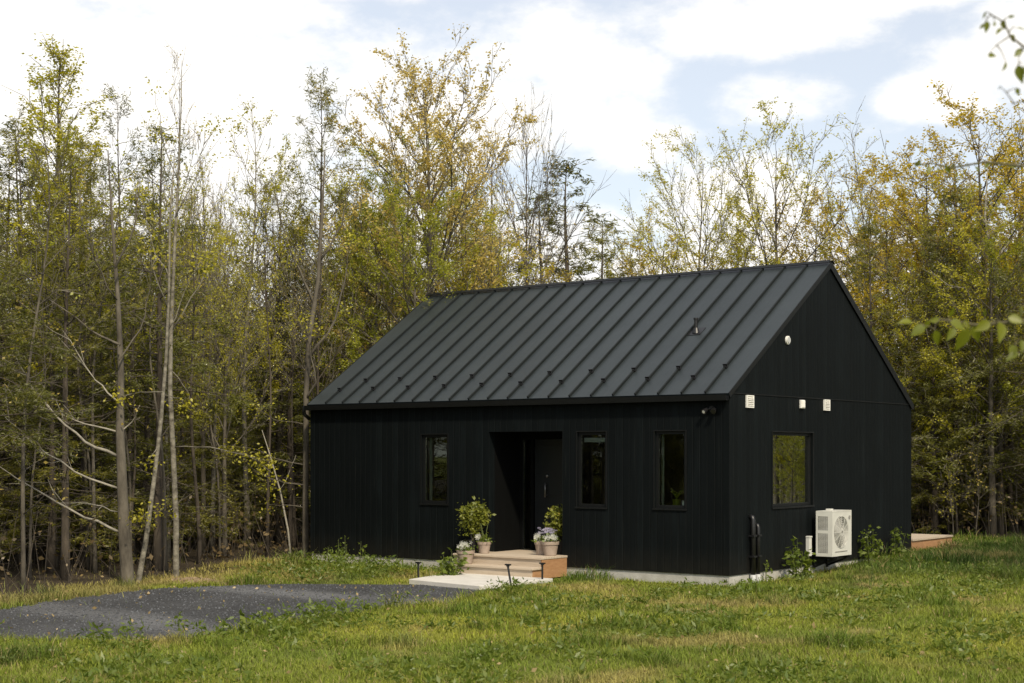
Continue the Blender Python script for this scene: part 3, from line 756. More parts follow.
for k_ in range(12):
    a = 6.283 * k_ / 12; m.tube([(D_ + .017, fy + .03 * math.cos(a), fz + .03 * math.sin(a)), (D_ + .005, fy + .3 * math.cos(a), fz + .3 * math.sin(a))], .005, 5)
m.build('fan_grille', M['white_metal'], hp)
m = MB(); m.tube([(D_ + .001, L_ - .09, H_ - .13), (D_ + .006, L_ - .09, H_ - .13)], .035, 16)
m.build('badge', M['grille'], hp)
m = MB(); m.box(D_ + .001, D_ + .005, .12, .62, .075, .088); m.build('nameplate', M['grille'], hp)
m = MB(); m.box(.05, .14, .3, .42, H_ + .001, H_ + .03); m.build('top_cap', M['white_metal'], hp)
for yy in (.12, .66):
    m = MB(); m.box(-.118, .36, yy, yy + .045, -.05, -.002); m.box(-.118, -.09, yy, yy + .045, -.24, -.051)
    m.add([(-.09, yy + .005, -.22), (-.09, yy + .005, -.18), (.3, yy + .005, -.051), (.25, yy + .005, -.051), (-.09, yy + .04, -.22), (-.09, yy + .04, -.18), (.3, yy + .04, -.051), (.25, yy + .04, -.051)],
          [(0, 1, 2, 3), (7, 6, 5, 4), (0, 4, 5, 1), (1, 5, 6, 2), (2, 6, 7, 3), (3, 7, 4, 0)])
    m.build('bracket', M['trim'], hp)
ld = hthing('line_cover', 'white vertical pipe cover on the wall left of the heat pump', 'pipe cover', 0, 2.83, .36)
m = MB(); m.box(.002, .075, -.06, .04, 0, .33); m.box(.002, .085, -.065, .045, .331, .36); m.build('channel', M['white_metal'], ld, bevel=.006)
m = MB(); m.box(.002, .07, .041, .11, .02, .06); m.build('elbow', M['white_metal'], ld, bevel=.004)

# path lights
def path_light(px, py, d, h, lean, label):
    x, y, _ = at(px, py, d); o_ = thing('path_light', label, 'path light', (x, y, gzf(x, y)), TH, 'black path lights beside the concrete pad')
    m = MB(); m.tube([(0, 0, -.08), (lean, 0, h - .03)], .017, 10); m.build('post', M['dark'], o_)
    m = MB(); m.tube([(lean, 0, h - .03), (lean, 0, h - .012)], .03, 14); m.box(lean - .048, lean + .048, -.03, .03, h - .012, h + .012); m.build('head', M['dark'], o_, bevel=.004)
path_light(418.3, 580, 26.4, .32, 0, 'short straight black path light left of the concrete pad')
path_light(512.3, 588, 25.0, .38, -.09, 'leaning black path light before the concrete pad')
path_light(542.3, 583, 25.9, .34, .0, 'straight black path light by the right end of the steps')

# ------------------------------------------------------------------ leaves / plants
def leaf_quads(anchors, size, rs, droop=.3, aspect=.55, spread=.08, up=.0):
    """kite leaves round anchor points -> verts, loops"""
    a = np.asarray(anchors, float); n = len(a)
    d = rs.normal(size=(n, 3)); d[:, 2] = d[:, 2] * .6 - droop + up
    d /= np.linalg.norm(d, axis=1)[:, None]
    e = rs.normal(size=(n, 3)); e -= (e * d).sum(1)[:, None] * d; e /= np.linalg.norm(e, axis=1)[:, None]
    nr = np.cross(d, e)
    s = (size * rs.uniform(.5, 1.6, n))[:, None]
    p = a + rs.normal(size=(n, 3)) * spread
    v = np.stack([p, p + d * s * .45 + e * s * aspect * .5 + nr * s * .08, p + d * s, p + d * s * .45 - e * s * aspect * .5 + nr * s * .08], 1)
    return v.reshape(-1, 3)
def leaf_object(name, v, m, parent):
    return np_mesh(name, v, np.arange(len(v)), 4, m, parent)

def rot_az(v, ang, axis):
    return Matrix.Rotation(ang, 3, axis) @ v

def grow_tree(name, p):
    """one tree prototype: returns (root, trunk, crown); about p['h'] m high"""
    rs = random.Random(p['seed']); ns = np.random.RandomState(p['seed'])
    h = p['h']; tr = MB(); tw = MB(); anch = []
    nseg = 12; pts = []; wob = p.get('wob', .12); lx, ly = p.get('lean', (0, 0))
    ph = [rs.uniform(0, 6) for _ in range(4)]
    for i in range(nseg + 1):
        t = i / nseg
        pts.append(Vector((lx * t + wob * t * (math.sin(3.1 * t + ph[0]) + .5 * math.sin(8 * t + ph[1])), ly * t + wob * t * (math.sin(2.7 * t + ph[2]) + .5 * math.sin(7 * t + ph[3])), h * t - (.25 if i == 0 else 0))))
    r0 = p['r']; rad = [r0 * (1 - .97 * (i / nseg)) ** 1.05 + .005 for i in range(nseg + 1)]; rad[0] *= 1.35
    tr.tube(pts, rad, 9)
    def on_trunk(t):
        f = t * nseg; i = min(int(f), nseg - 1); return pts[i].lerp(pts[i + 1], f - i), rad[i] * (1 - (f - i)) + rad[i + 1] * (f - i)
    def limb(o, d, L, r, n, up, wig, sides, mb_):
        P = [o]; dd = d.copy(); step = L / n
        for i in range(n):
            dd = (dd + Vector((rs.gauss(0, wig), rs.gauss(0, wig), rs.gauss(0, wig) + up)) ).normalized()
            P.append(P[-1] + dd * step)
        mb_.tube(P, [max(r * (1 - .9 * i / n), .0035) for i in range(n + 1)], sides, cap=False)
        return P
    nb = p['nb']; t0 = p['t0']; az = rs.uniform(0, 6)
    for i in range(nb):
        t = t0 + (1 - t0) * (i + rs.random()) / nb; t = min(t, .985)
        o, ro = on_trunk(t); az += 2.4 + rs.uniform(-.5, .5)
        tt = (t - t0) / (1 - t0)
        a = p['a0'] + (p['a1'] - p['a0']) * tt + rs.gauss(0, .12)
        L = p['L'] * p['prof'](tt) * rs.uniform(.65, 1.2)
        if L < .15: continue
        d = Vector((math.cos(az) * math.sin(a), math.sin(az) * math.sin(a), math.cos(a)))
        r = min(ro * .7, .0065 * L + .006) * p.get('br', 1)
        P = limb(o, d, L, r, 7, p['up'], p.get('wig', .09), 5, tr)
        ns_ = max(2, int(L * p['sub']))
        for k in range(ns_):
            f = .22 + .78 * (k + rs.random()) / ns_; q = f * 7; j = min(int(q), 6); so = P[j].lerp(P[j + 1], q - j); sd = (P[j + 1] - P[j]).normalized()
            ax = Vector((rs.gauss(0, 1), rs.gauss(0, 1), rs.gauss(0, 1))).normalized()
            if p.get('flat'):
                ax = Vector((0, 0, 1)) * (1 if k % 2 else -1) + Vector((rs.gauss(0, .2), rs.gauss(0, .2), 0))
            d2 = (Matrix.Rotation(rs.uniform(.45, .95), 3, ax.normalized()) @ sd)
            L2 = L * p.get('s2', .38) * (1.1 - .6 * f) * rs.uniform(.6, 1.3)
            P2 = limb(so, d2, L2, max(r * .4, .005), 4, p['up'] * .8, .13, 3, tr)
            cl_ = rs.choice((.1, .5, .9, 1.4, 2.1)); nt_ = max(2, int(L2 * p['twig']))
            for w in range(nt_):
                f2 = .2 + .8 * (w + rs.random()) / nt_; q2 = f2 * 4; j2 = min(int(q2), 3); to = P2[j2].lerp(P2[j2 + 1], q2 - j2); sd2 = (P2[j2 + 1] - P2[j2]).normalized()
                ax2 = Vector((rs.gauss(0, 1), rs.gauss(0, 1), rs.gauss(0, 1) + (1.5 if p.get('flat') else 0))).normalized()
                d3 = Matrix.Rotation(rs.uniform(-.9, .9), 3, ax2) @ sd2
                L3 = rs.uniform(.18, .5) * p.get('tl', 1)
                e1 = to + d3 * L3 * .5 + Vector((0, 0, p['up'] * L3)); e2 = to + d3 * L3 + Vector((0, 0, p['up'] * L3 * 2.2))
                tw.tube([to, e1, e2], [.0075, .006, .004], 3, cap=False)
                for c_ in range(int(p['lv'] * cl_ + rs.random())):
                    anch.append(to.lerp(e2, rs.uniform(.25, 1.05)))
    # dead lower limbs
    for i in range(p.get('dead', 0)):
        t = rs.uniform(.08, t0 + .12); o, ro = on_trunk(t); az = rs.uniform(0, 6.28); a = rs.uniform(1.1, 1.75); L = rs.uniform(.6, p.get('dl', 2.2))
        d = Vector((math.cos(az) * math.sin(a), math.sin(az) * math.sin(a), math.cos(a)))
        P = limb(o, d, L, .013 + .004 * L, 6, p.get('dup', .05), .1, 4, tr)
        for k in range(int(L * 2.2)):
            j = rs.randint(2, 5); d2 = Matrix.Rotation(rs.uniform(-.9, .9), 3, 'Z') @ (P[j + 1] - P[j]).normalized()
            limb(P[j], d2, L * .3, .007, 3, .0, .15, 3, tr)
    root = bpy.data.objects.new(name, None); C.objects.link(root)
    trunk = tr.build('trunk', M[p['bark']], root, smooth=True)
    tv = np.array(tw.v); tf = np.array([i for f in tw.f for i in f])
    if len(anch):
        lv = leaf_quads(anch, p['ls'], ns, p.get('ldroop', .3), p.get('asp', .6), p.get('lsp', .06))
    else: lv = np.zeros((0, 3))
    vv = np.concatenate([tv, lv]) if len(lv) else tv
    ff = np.concatenate([tf, np.arange(len(lv)) + len(tv)])
    crown = np_mesh('crown', vv, ff, 4, [M['twig'], M[p['leaf']]], root)
    mi = np.zeros(len(crown.data.polygons), np.int32); mi[len(tf) // 4:] = 1
    crown.data.polygons.foreach_set('material_index', mi)
    zs_ = np.sort(vv[:, 2]); root['h'] = float(zs_[int(len(zs_) * .9985)])
    return root
rnd_ = lambda t: max(.30, math.sin(math.pi * min(1, .18 + .82 * t))) ** .7
cone_ = lambda t: 1.08 - .98 * t
vase_ = lambda t: 1.0 - .72 * t
ovoid_ = lambda t: (.5 + 1.6 * t) if t < .3 else .98 * (1 - (t - .3) / .78) + .05
PR = {}
def maple(seed, leaf='leaf_spring', lv=20, ls=.066, **k):
    d = dict(h=12, r=.13, nb=40, t0=.24, a0=1.2, a1=.6, L=3.3, prof=rnd_, up=.05, sub=3.2, twig=4.8, lv=lv, ls=ls, bark='bark_grey', leaf=leaf, seed=seed); d.update(k); return d
def hemlock(seed, **k):
    d = dict(h=12, r=.13, nb=76, t0=.14, a0=1.62, a1=1.0, L=2.7, prof=cone_, up=-.015, sub=3.4, twig=5.5, lv=16, ls=.115, asp=.24, lsp=.05, ldroop=.45, flat=True, bark='bark_dark', leaf='needle', dead=12, seed=seed); d.update(k); return d
def pine(seed, **k):
    d = dict(h=13, r=.13, nb=44, t0=.50, a0=1.5, a1=.7, L=2.3, prof=ovoid_, up=.03, sub=3.4, twig=5, lv=14, ls=.125, asp=.17, lsp=.06, ldroop=-.2, bark='bark_dark', leaf='needle_olive', dead=34, dl=2.6, seed=seed); d.update(k); return d
def bare(seed, **k):
    d = dict(h=12, r=.10, nb=28, t0=.25, a0=.62, a1=.3, L=5.2, prof=vase_, up=.05, sub=3.2, twig=4.8, lv=6, ls=.06, s2=.42, tl=1.2, bark='bark_grey', leaf='leaf_bud', seed=seed); d.update(k); return d
def birch(seed, **k):
    d = dict(h=12, r=.085, nb=32, t0=.34, a0=.85, a1=.4, L=2.0, prof=rnd_, up=.03, sub=3.2, twig=4.5, lv=14, ls=.06, bark='bark_pale', tbark='bark_grey', leaf='leaf_birch', wob=.3, seed=seed); d.update(k); return d
def sapling(seed, **k):
    d = dict(h=4.5, r=.03, nb=20, t0=.15, a0=1.1, a1=.6, L=1.3, prof=rnd_, up=.04, sub=4, twig=5, lv=3, ls=.10, bark='bark_grey', leaf='leaf_green', wob=.25, seed=seed); d.update(k); return d
specs = {
 'maple_a': ('maple_tree', maple(1)), 'maple_b': ('maple_tree', maple(2, lv=16)), 'maple_c': ('maple_tree', maple(3, 'leaf_green', lv=22)), 'maple_d': ('maple_tree', maple(4, 'leaf_spring', t0=.48, nb=34)),
 'maple_tall': ('maple_tree', maple(5, 'leaf_bud', lv=17, ls=.065, nb=52, t0=.28, L=3.7, a0=1.05, a1=.5)),
 'oak_a': ('oak_tree', maple(11, 'leaf_gold', lv=18, L=3.6, bark='bark_dark')), 'oak_b': ('oak_tree', maple(12, 'leaf_gold', lv=15, t0=.35, bark='bark_dark')), 'oak_c': ('oak_tree', maple(13, 'leaf_gold', lv=14, nb=26)),
 'hem_a': ('hemlock_tree', hemlock(21)), 'hem_b': ('hemlock_tree', hemlock(22, nb=60, t0=.2)), 'hem_c': ('hemlock_tree', hemlock(23, t0=.40, nb=54, dead=34)), 'hem_d': ('hemlock_tree', hemlock(24, leaf='needle_olive', t0=.08)),
 'pine_a': ('pine_tree', pine(31)), 'pine_b': ('pine_tree', pine(32, t0=.6, nb=32)), 'pine_c': ('pine_tree', pine(33, t0=.4, leaf='needle', nb=46)),
 'bare_a': ('budding_tree', bare(41, leaf='leaf_spring', lv=8)), 'bare_b': ('budding_tree', bare(42, lv=12, leaf='leaf_birch', a0=.8, a1=.35, L=6.2, nb=20, t0=.22)), 'bare_c': ('budding_tree', bare(43, lv=2, r=.085, a0=.5, a1=.25, nb=20, L=3.6)), 'bare_d': ('budding_tree', bare(44, lv=1, t0=.35, bark='bark_dark')),
 'birch_a': ('birch_tree', birch(51)), 'birch_b': ('birch_tree', birch(52, nb=26, t0=.45)), 'birch_c': ('birch_tree', birch(53, lv=3, r=.07)),
 'willow': ('green_tree', maple(61, 'leaf_spring', lv=34, ls=.052, nb=70, t0=.22, a0=1.0, a1=.35, L=2.5, prof=ovoid_)),
 'pole_a': ('pole_tree', birch(81, h=10, r=.055, t0=.62, nb=16, L=1.3, bark='bark_dark', leaf='leaf_spring', lv=5, dead=10, dl=1.1, wob=.35)), 'pole_b': ('pole_tree', birch(82, h=9, r=.045, t0=.58, nb=14, L=1.2, bark='bark_grey', leaf='leaf_green', lv=5, dead=12, dl=1.0, wob=.45)),
 'sap_a': ('sapling', sapling(71)), 'sap_b': ('sapling', sapling(72, leaf='leaf_birch', lv=2)), 'sap_c': ('sapling', sapling(73, leaf='leaf_bud', lv=1)),
}
used = set()
def plant(key, x, y, h, label, cat, group=None, rz=0, fat=1.0):
    if key not in PR: PR[key] = grow_tree(*specs[key])
    src = PR[key]
    if key in used:
        o_ = src.copy(); C.objects.link(o_)
        for ch in src.children:
            c = ch.copy(); C.objects.link(c); c.parent = o_
    else:
        o_ = src; used.add(key)
    s_ = h / src['h']
    o_.location = (x, y, gzf(x, y)); o_.rotation_euler = (0, 0, rz); o_.scale = (s_ * fat, s_ * fat, s_)
    for kk in ('label', 'category', 'group'):
        if kk in o_: del o_[kk]
    return tag(o_, label, cat, group)
def hgt(px_top, d, x=None, y=None): return ZC + (HY - px_top) / FPX * d

# featured trees: key, picture column, depth, picture row of its top, label
FEAT = [
 ('willow', 62, 31, 42, 'tall leafy light green tree, leftmost of the tall crowns', 'tree', 1.45),
 ('pine_c', 122, 33, 88, 'thin dark conifer top just right of the leftmost tall green crown', 'tree', .75),
 ('bare_c', 178, 40, 45, 'tallest almost bare tree with thin upright twigs above the left woods', 'tree', .8),
 ('birch_b', 248, 36, 100, 'slim yellow tipped birch between the tall bare tree and the olive pine', 'birch', 1),
 ('pine_a', 318, 36, 72, 'olive pine with a narrow crown left of the tall orange budded maple', 'tree', .8),
 ('maple_tall', 428, 37, 36, 'tall rounded maple with sparse orange buds above the left end of the roof', 'maple', 1.05),
 ('maple_c', 415, 34.5, 175, 'bright green lower maple behind the left end of the ridge', 'maple', 1),
 ('bare_d', 527, 44, 85, 'bare tree with upright grey stems behind the middle of the ridge', 'tree', .8),
 ('bare_c', 492, 46, 115, 'bare slender tree close right of the tall orange budded maple', 'tree', .8),
 ('hem_b', 572, 46, 160, 'dark pointed hemlock rising over the middle of the ridge', 'hemlock', 1.6),
 ('oak_c', 662, 46, 208, 'low orange and green bushy tree just over the right half of the ridge', 'tree', 1.5),
 ('bare_b', 700, 49, 128, 'vase shaped tree with pale yellow tips, left of two over the ridge', 'tree', .9),
 ('bare_b', 775, 47, 112, 'widest vase shaped tree with pale yellow tips over the right end of the ridge', 'tree', 1.15),
 ('birch_c', 862, 45, 105, 'thin tall spire like tree just right of the gable peak', 'tree', .9),
 ('oak_a', 925, 43, 128, 'golden leaved oak right of the gable peak', 'oak', 1.3),
 ('oak_b', 985, 41, 88, 'tallest golden oak near the right edge', 'oak', 1.35),
 ('oak_a', 1045, 43, 100, 'golden oak cut by the right edge of the picture', 'oak', 1.3),
 ('hem_a', 935, 38.5, 235, 'dark hemlock with a thick trunk right of the house', 'hemlock', 1),
 ('hem_d', 1010, 39.5, 245, 'broad olive hemlock at the far right behind the lawn', 'hemlock', 1),
 ('maple_a', 470, 38, 168, 'yellow green maple over the left third of the ridge', 'maple', 1.2),
 ('maple_c', 375, 36, 190, 'bright green leafy maple left of the ridge end', 'maple', 1.1),
 ('maple_a', 345, 40, 150, 'yellow leafing maple between the olive pine and the bright green maple', 'maple', 1.0),
 ('birch_a', 212, 34, 165, 'thin yellow green birch filling the gap right of the pale birches', 'birch', 1.0),
 ('hem_d', 600, 48, 215, 'olive hemlock low over the middle of the ridge', 'hemlock', 1.5),
 ('maple_a', 730, 50, 205, 'leafy yellow maple low between the vase shaped trees', 'maple', 1.2),
 ('oak_b', 815, 49, 185, 'golden bushy oak low behind the right end of the ridge', 'oak', 1.2),
 ('oak_c', 890, 42, 165, 'golden oak close behind the gable slope', 'oak', 1.1),
 ('hem_b', 958, 39, 190, 'dark hemlock in front of the taller oaks at right', 'hemlock', 1.2),
 ('maple_c', 1000, 38.5, 210, 'green leafy maple low before the golden oaks at right', 'maple', 1.2),
 ('maple_a', 905, 38.5, 260, 'yellow green maple low behind the gable slope', 'maple', 1.2),
 ('hem_a', 543, 47, 190, 'dark hemlock left of the pointed one over the ridge', 'hemlock', 1.5),
 ('maple_b', 635, 50, 222, 'pale yellow maple low between the hemlocks and the orange bushy tree', 'maple', 1.4),
 ('hem_a', 5, 31, 150, 'dark hemlock cut by the left edge of the picture', 'hemlock', 1.2),
 ('maple_a', 280, 37, 135, 'yellow green maple between the slim birch and the olive pine', 'maple', 1.0),
 ('oak_c', 955, 46, 112, 'golden oak between the two tallest oaks at right', 'oak', 1.4),
 ('oak_c', 1015, 45, 105, 'golden oak behind the tallest one near the right edge', 'oak', 1.4),
 ('oak_b', 868, 47, 150, 'golden oak behind the spire like tree by the gable peak', 'oak', 1.3),
 ('pine_b', 20, 30, 108, 'thin pine at the far left edge of the woods', 'tree', .8),
]
for i, (k_, px, d_, top, lab, cat, fat) in enumerate(FEAT):
    x = (px - 512) / FPX * d_
    plant(k_, x, d_, hgt(top, d_) - gzf(x, d_), lab, cat, None, i * 1.7, fat)

# hand made trees at the edge of the woods -------------------------------------------------
def limb_tree(name, label, cat, x, y, path, rads, bark, limbs, leaf=None, leafpts=None, ls=.1, lv=10, sides=10, lbark=None):
    """trunk path and limbs as world-sized offsets from the base; every limb list of points + radius"""
    o_ = thing(name, label, cat, (x, y, gzf(x, y)))
    m = MB(); m.tube(path, rads, sides)
    rs = random.Random(len(label))
    tips = []; m2 = MB() if lbark else m
    def jag(P, n=3):
        P = [Vector(p) for p in P]; out = [P[0]]
        for a, b in zip(P[:-1], P[1:]):
            L = (b - a).length
            for k in range(1, n + 1):
                q = a.lerp(b, k / n)
                if k < n: q += Vector((rs.gauss(0, 1), rs.gauss(0, 1), rs.gauss(0, 1))) * L * .025
                out.append(q)
        return out
    for P, r in limbs:
        mm = m2 if P[0][2] < 3.25 else m
        J = jag(P); n = len(J); mm.tube(J, [max(r * (1 - .85 * i / (n - 1)), .004) for i in range(n)], 5)
        L = sum((J[i + 1] - J[i]).length for i in range(n - 1))
        for k in range(int(L * 2.2)):
            i = rs.randint(max(1, n // 3), n - 2); dv_ = (J[i + 1] - J[i]).normalized()
            ax = Vector((rs.gauss(0, 1), rs.gauss(0, 1), rs.gauss(0, 1))).normalized(); dv_ = Matrix.Rotation(rs.uniform(.4, .9), 3, ax) @ dv_
            l2 = rs.uniform(.25, .7) * min(1, L / 2); e = J[i] + dv_ * l2
            mm.tube([J[i], J[i].lerp(e, .5) + Vector((0, 0, rs.gauss(0, .03))), e], [max(r * .28, .005), .005, .003], 4); tips.append(e)
        tips.append(J[-1])
    m.build('trunk', M[bark], o_, smooth=True)
    if lbark: m2.build('limbs', M[lbark], o_, smooth=True)
    if leaf:
        A = []
        for p in (leafpts if leafpts is not None else tips):
            for k in range(lv): A.append(Vector(p) + Vector((rs.gauss(0, .13), rs.gauss(0, .13), rs.gauss(0, .10))))
        leaf_object('crown', leaf_quads(A, ls, np.random.RandomState(3), .3, .6, .03), M[leaf], o_)
    return o_
def rel(px, py, d, bx, by, bz): a = at(px, py, d); return (a[0] - bx, a[1] - by, a[2] - bz)
# the grey tree with dead lower limbs that sweep left
d_ = 25.7; bx, by, _ = at(128, 586, d_); bz = gzf(bx, by)
rr = lambda px, py, d: rel(px, py, d, bx, by, bz)
limb_tree('dead_limbed_tree', 'grey trunk at the left woods edge whose dead pale limbs sweep left', 'tree', bx, by,
  [(0, 0, -.3), (0, 0, .0), rr(124.5, 540, d_), rr(122, 480, d_), rr(120, 430, d_), rr(121, 370, d_ + .2), rr(118, 300, d_ + .3), rr(112, 220, d_ + .4), rr(108, 150, d_ + .5)], [.16, .12, .10, .085, .072, .055, .038, .022, .008], 'bark_grey',
  [([rr(119, 532, d_), rr(85, 518, d_ - .3), rr(45, 495, d_ - .6), rr(0, 467, d_ - 1), rr(-25, 445, d_ - 1.2)], .026),
   ([rr(117, 456, d_), rr(85, 442, d_ - .4), rr(55, 415, d_ - .6), rr(30, 385, d_ - .8), rr(15, 355, d_ - 1)], .03),
   ([rr(117, 488, d_), rr(75, 472, d_ - .2), rr(30, 440, d_ - .4), rr(0, 412, d_ - .6)], .022),
   ([rr(118, 432, d_), rr(85, 424, d_), rr(55, 412, d_ + .3), rr(20, 402, d_ + .4)], .018),
   ([rr(121, 432, d_), rr(132, 422, d_), rr(140, 405, d_ - .2)], .016),
   ([rr(116, 400, d_), rr(95, 380, d_ + .2), rr(70, 340, d_ + .4), rr(45, 325, d_ + .4)], .016),
   ([rr(119, 360, d_), rr(140, 330, d_ + .4), rr(150, 290, d_ + .6), rr(155, 250, d_ + .7)], .016),
   ([rr(117, 300, d_), rr(95, 260, d_ - .3), rr(80, 215, d_ - .5), rr(74, 170, d_ - .5)], .014),
   ([rr(115, 268, d_), rr(135, 225, d_), rr(140, 175, d_)], .022), ([rr(118, 512, d_), rr(95, 505, d_ - .5), rr(60, 503, d_ - .9)], .012),
   ([rr(120, 345, d_), rr(90, 330, d_ + .2), rr(50, 300, d_ + .3), rr(20, 290, d_ + .3)], .022)], 'leaf_bud', None, .06, 5, lbark='bark_pale2')
# leaning pale birch
d_ = 25.9; bx, by, _ = at(138, 584, d_); bz = gzf(bx, by)
limb_tree('birch_tree', 'thin pale birch leaning right beside the grey dead limbed trunk', 'birch', bx, by,
  [(0, 0, -.3), (0, 0, 0), rr(146, 540, d_), rr(154, 480, d_), rr(161, 420, d_), rr(166, 360, d_), rr(169, 290, d_), rr(170, 215, d_ + .1), rr(175, 150, d_ + .2)], [.058, .05, .043, .038, .034, .028, .022, .014, .005], 'bark_pale',
  [([rr(152, 495, d_), rr(148, 512, d_ - .2), rr(140, 518, d_ - .3)], .008), ([rr(158, 445, d_), rr(150, 458, d_ - .2), rr(148, 462, d_ - .2)], .008),
   ([rr(164, 392, d_), rr(140, 392, d_ - .3), rr(122, 396, d_ - .3)], .010), ([rr(165, 395, d_), rr(180, 398, d_), rr(184, 405, d_)], .008),
   ([rr(168, 330, d_), rr(185, 290, d_), rr(200, 262, d_)], .012), ([rr(168, 310, d_), rr(155, 275, d_ - .2), rr(150, 250, d_ - .2)], .012), ([rr(150, 510, d_), rr(158, 512, d_), rr(164, 508, d_)], .007)],
  'leaf_birch', None, .055, 40)
d_ = 27.2; bx, by, _ = at(176, 578, d_); bz = gzf(bx, by)
limb_tree('birch_tree', 'straight pale birch with flaking bark, right of the leaning birch', 'birch', bx, by,
  [(0, 0, -.3), (0, 0, 0), rr(176, 520, d_), rr(173, 450, d_), rr(170, 390, d_), rr(171, 330, d_), rr(174, 260, d_), rr(178, 180, d_ + .1), rr(181, 110, d_ + .2), rr(182, 60, d_ + .2)], [.065, .058, .052, .047, .042, .036, .028, .019, .011, .004], 'bark_pale',
  [([rr(174, 447, d_), rr(210, 447, d_ - .3), rr(245, 455, d_ - .5), rr(262, 462, d_ - .6)], .013), ([rr(172, 330, d_), rr(200, 285, d_), rr(215, 240, d_)], .016),
   ([rr(173, 290, d_), rr(150, 235, d_), rr(140, 190, d_)], .016), ([rr(176, 215, d_), rr(200, 170, d_), rr(205, 130, d_)], .013), ([rr(178, 180, d_), rr(160, 130, d_), rr(155, 90, d_)], .012),
   ([rr(171, 370, d_), rr(188, 392, d_ - .2), rr(192, 408, d_ - .3)], .008)], 'leaf_birch', None, .052, 36)
# trunk beside the left corner of the house
d_ = 31.6; bx, by, _ = at(305.5, 563, d_); bz = gzf(bx, by)
limb_tree('bare_tree', 'pale spotted trunk hard against the left corner of the house', 'tree', bx, by,
  [(0, 0, -.3), (0, 0, 0), rr(305.5, 500, d_), rr(306, 440, d_), rr(306, 395, d_), rr(309, 340, d_), rr(318, 280, d_), rr(322, 220, d_), rr(325, 150, d_)], [.085, .07, .064, .06, .056, .05, .04, .028, .01], 'bark_grey',
  [([rr(305, 485, d_), rr(285, 483, d_ - .3), rr(268, 478, d_ - .5), rr(254, 470, d_ - .6), rr(240, 452, d_ - .7)], .018), ([rr(305, 508, d_), rr(285, 505, d_ - .2), rr(268, 505, d_ - .4)], .013),
   ([rr(305, 465, d_), rr(282, 460, d_), rr(258, 450, d_), rr(230, 445, d_)], .014), ([rr(306, 400, d_), rr(316, 382, d_ - .2), rr(310, 345, d_ - .4), rr(298, 320, d_ - .5)], .03),
   ([rr(308, 360, d_), rr(335, 320, d_), rr(345, 280, d_), rr(352, 240, d_)], .034), ([rr(314, 305, d_), rr(300, 270, d_), rr(285, 235, d_), rr(275, 190, d_)], .03),
   ([rr(320, 260, d_), rr(342, 225, d_), rr(350, 180, d_)], .026), ([rr(307, 425, d_), rr(275, 420, d_), rr(255, 405, d_)], .012)], 'leaf_spring', None, .05, 30)
# slanting dead stem near it
d_ = 31.5; bx, by, _ = at(292, 557, d_); bz = gzf(bx, by)
limb_tree('dead_tree', 'thin pale dead stem leaning left, just left of the house', 'dead tree', bx, by, [(0, 0, -.2), rr(288, 530, d_), rr(280, 490, d_), rr(270, 455, d_), rr(262, 430, d_)], [.024, .021, .017, .012, .006], 'bark_pale2',
  [([rr(280, 490, d_), rr(290, 470, d_), rr(296, 455, d_)], .009)])
# crooked pale dead tree on the right
d_ = 39.0; bx, by, _ = at(993, 541, d_); bz = gzf(bx, by)
limb_tree('dead_tree', 'crooked bleached dead tree with zigzag limbs among the right woods', 'dead tree', bx, by,
  [(0, 0, -.3), (0, 0, 0), rr(996, 480, d_), rr(1000, 430, d_), rr(1003, 360, d_), rr(996, 300, d_), rr(990, 260, d_), rr(985, 215, d_), rr(988, 160, d_)], [.12, .095, .085, .078, .068, .055, .042, .026, .008], 'bark_pale2',
  [([rr(1001, 345, d_), rr(985, 320, d_ - .4), rr(965, 300, d_ - .6), rr(950, 275, d_ - .6)], .034), ([rr(985, 320, d_ - .4), rr(965, 288, d_ - .8), rr(948, 285, d_ - 1), rr(930, 270, d_ - 1)], .03),
   ([rr(992, 265, d_), rr(1003, 250, d_), rr(1012, 240, d_), rr(1024, 225, d_)], .028), ([rr(990, 258, d_), rr(982, 240, d_), rr(1000, 225, d_), rr(1018, 215, d_)], .026),
   ([rr(1001, 385, d_), rr(985, 378, d_ - .4), rr(972, 355, d_ - .6), rr(965, 340, d_ - .6)], .036), ([rr(999, 440, d_), rr(1010, 400, d_), rr(1024, 380, d_)], .03),
   ([rr(987, 225, d_), rr(972, 205, d_), rr(968, 170, d_)], .03), ([rr(998, 470, d_), rr(1012, 465, d_), rr(1030, 480, d_)], .02)])
d_ = 39.5; bx, by, _ = at(935, 541, d_); bz = gzf(bx, by)
limb_tree('bare_tree', 'dark straight trunk with short snapped limbs behind the deck', 'tree', bx, by, [(0, 0, -.3), (0, 0, 0), rr(935, 470, d_), rr(934, 390, d_), rr(936, 340, d_), rr(941, 290, d_), rr(943, 255, d_)], [.18, .15, .135, .12, .095, .06, .02], 'bark_dark',
  [([rr(934, 430, d_), rr(955, 436, d_ - .2), rr(990, 432, d_ - .3)], .03), ([rr(934, 360, d_), rr(905, 352, d_)], .02), ([rr(934, 400, d_), rr(915, 420, d_), rr(912, 450, d_)], .016)])

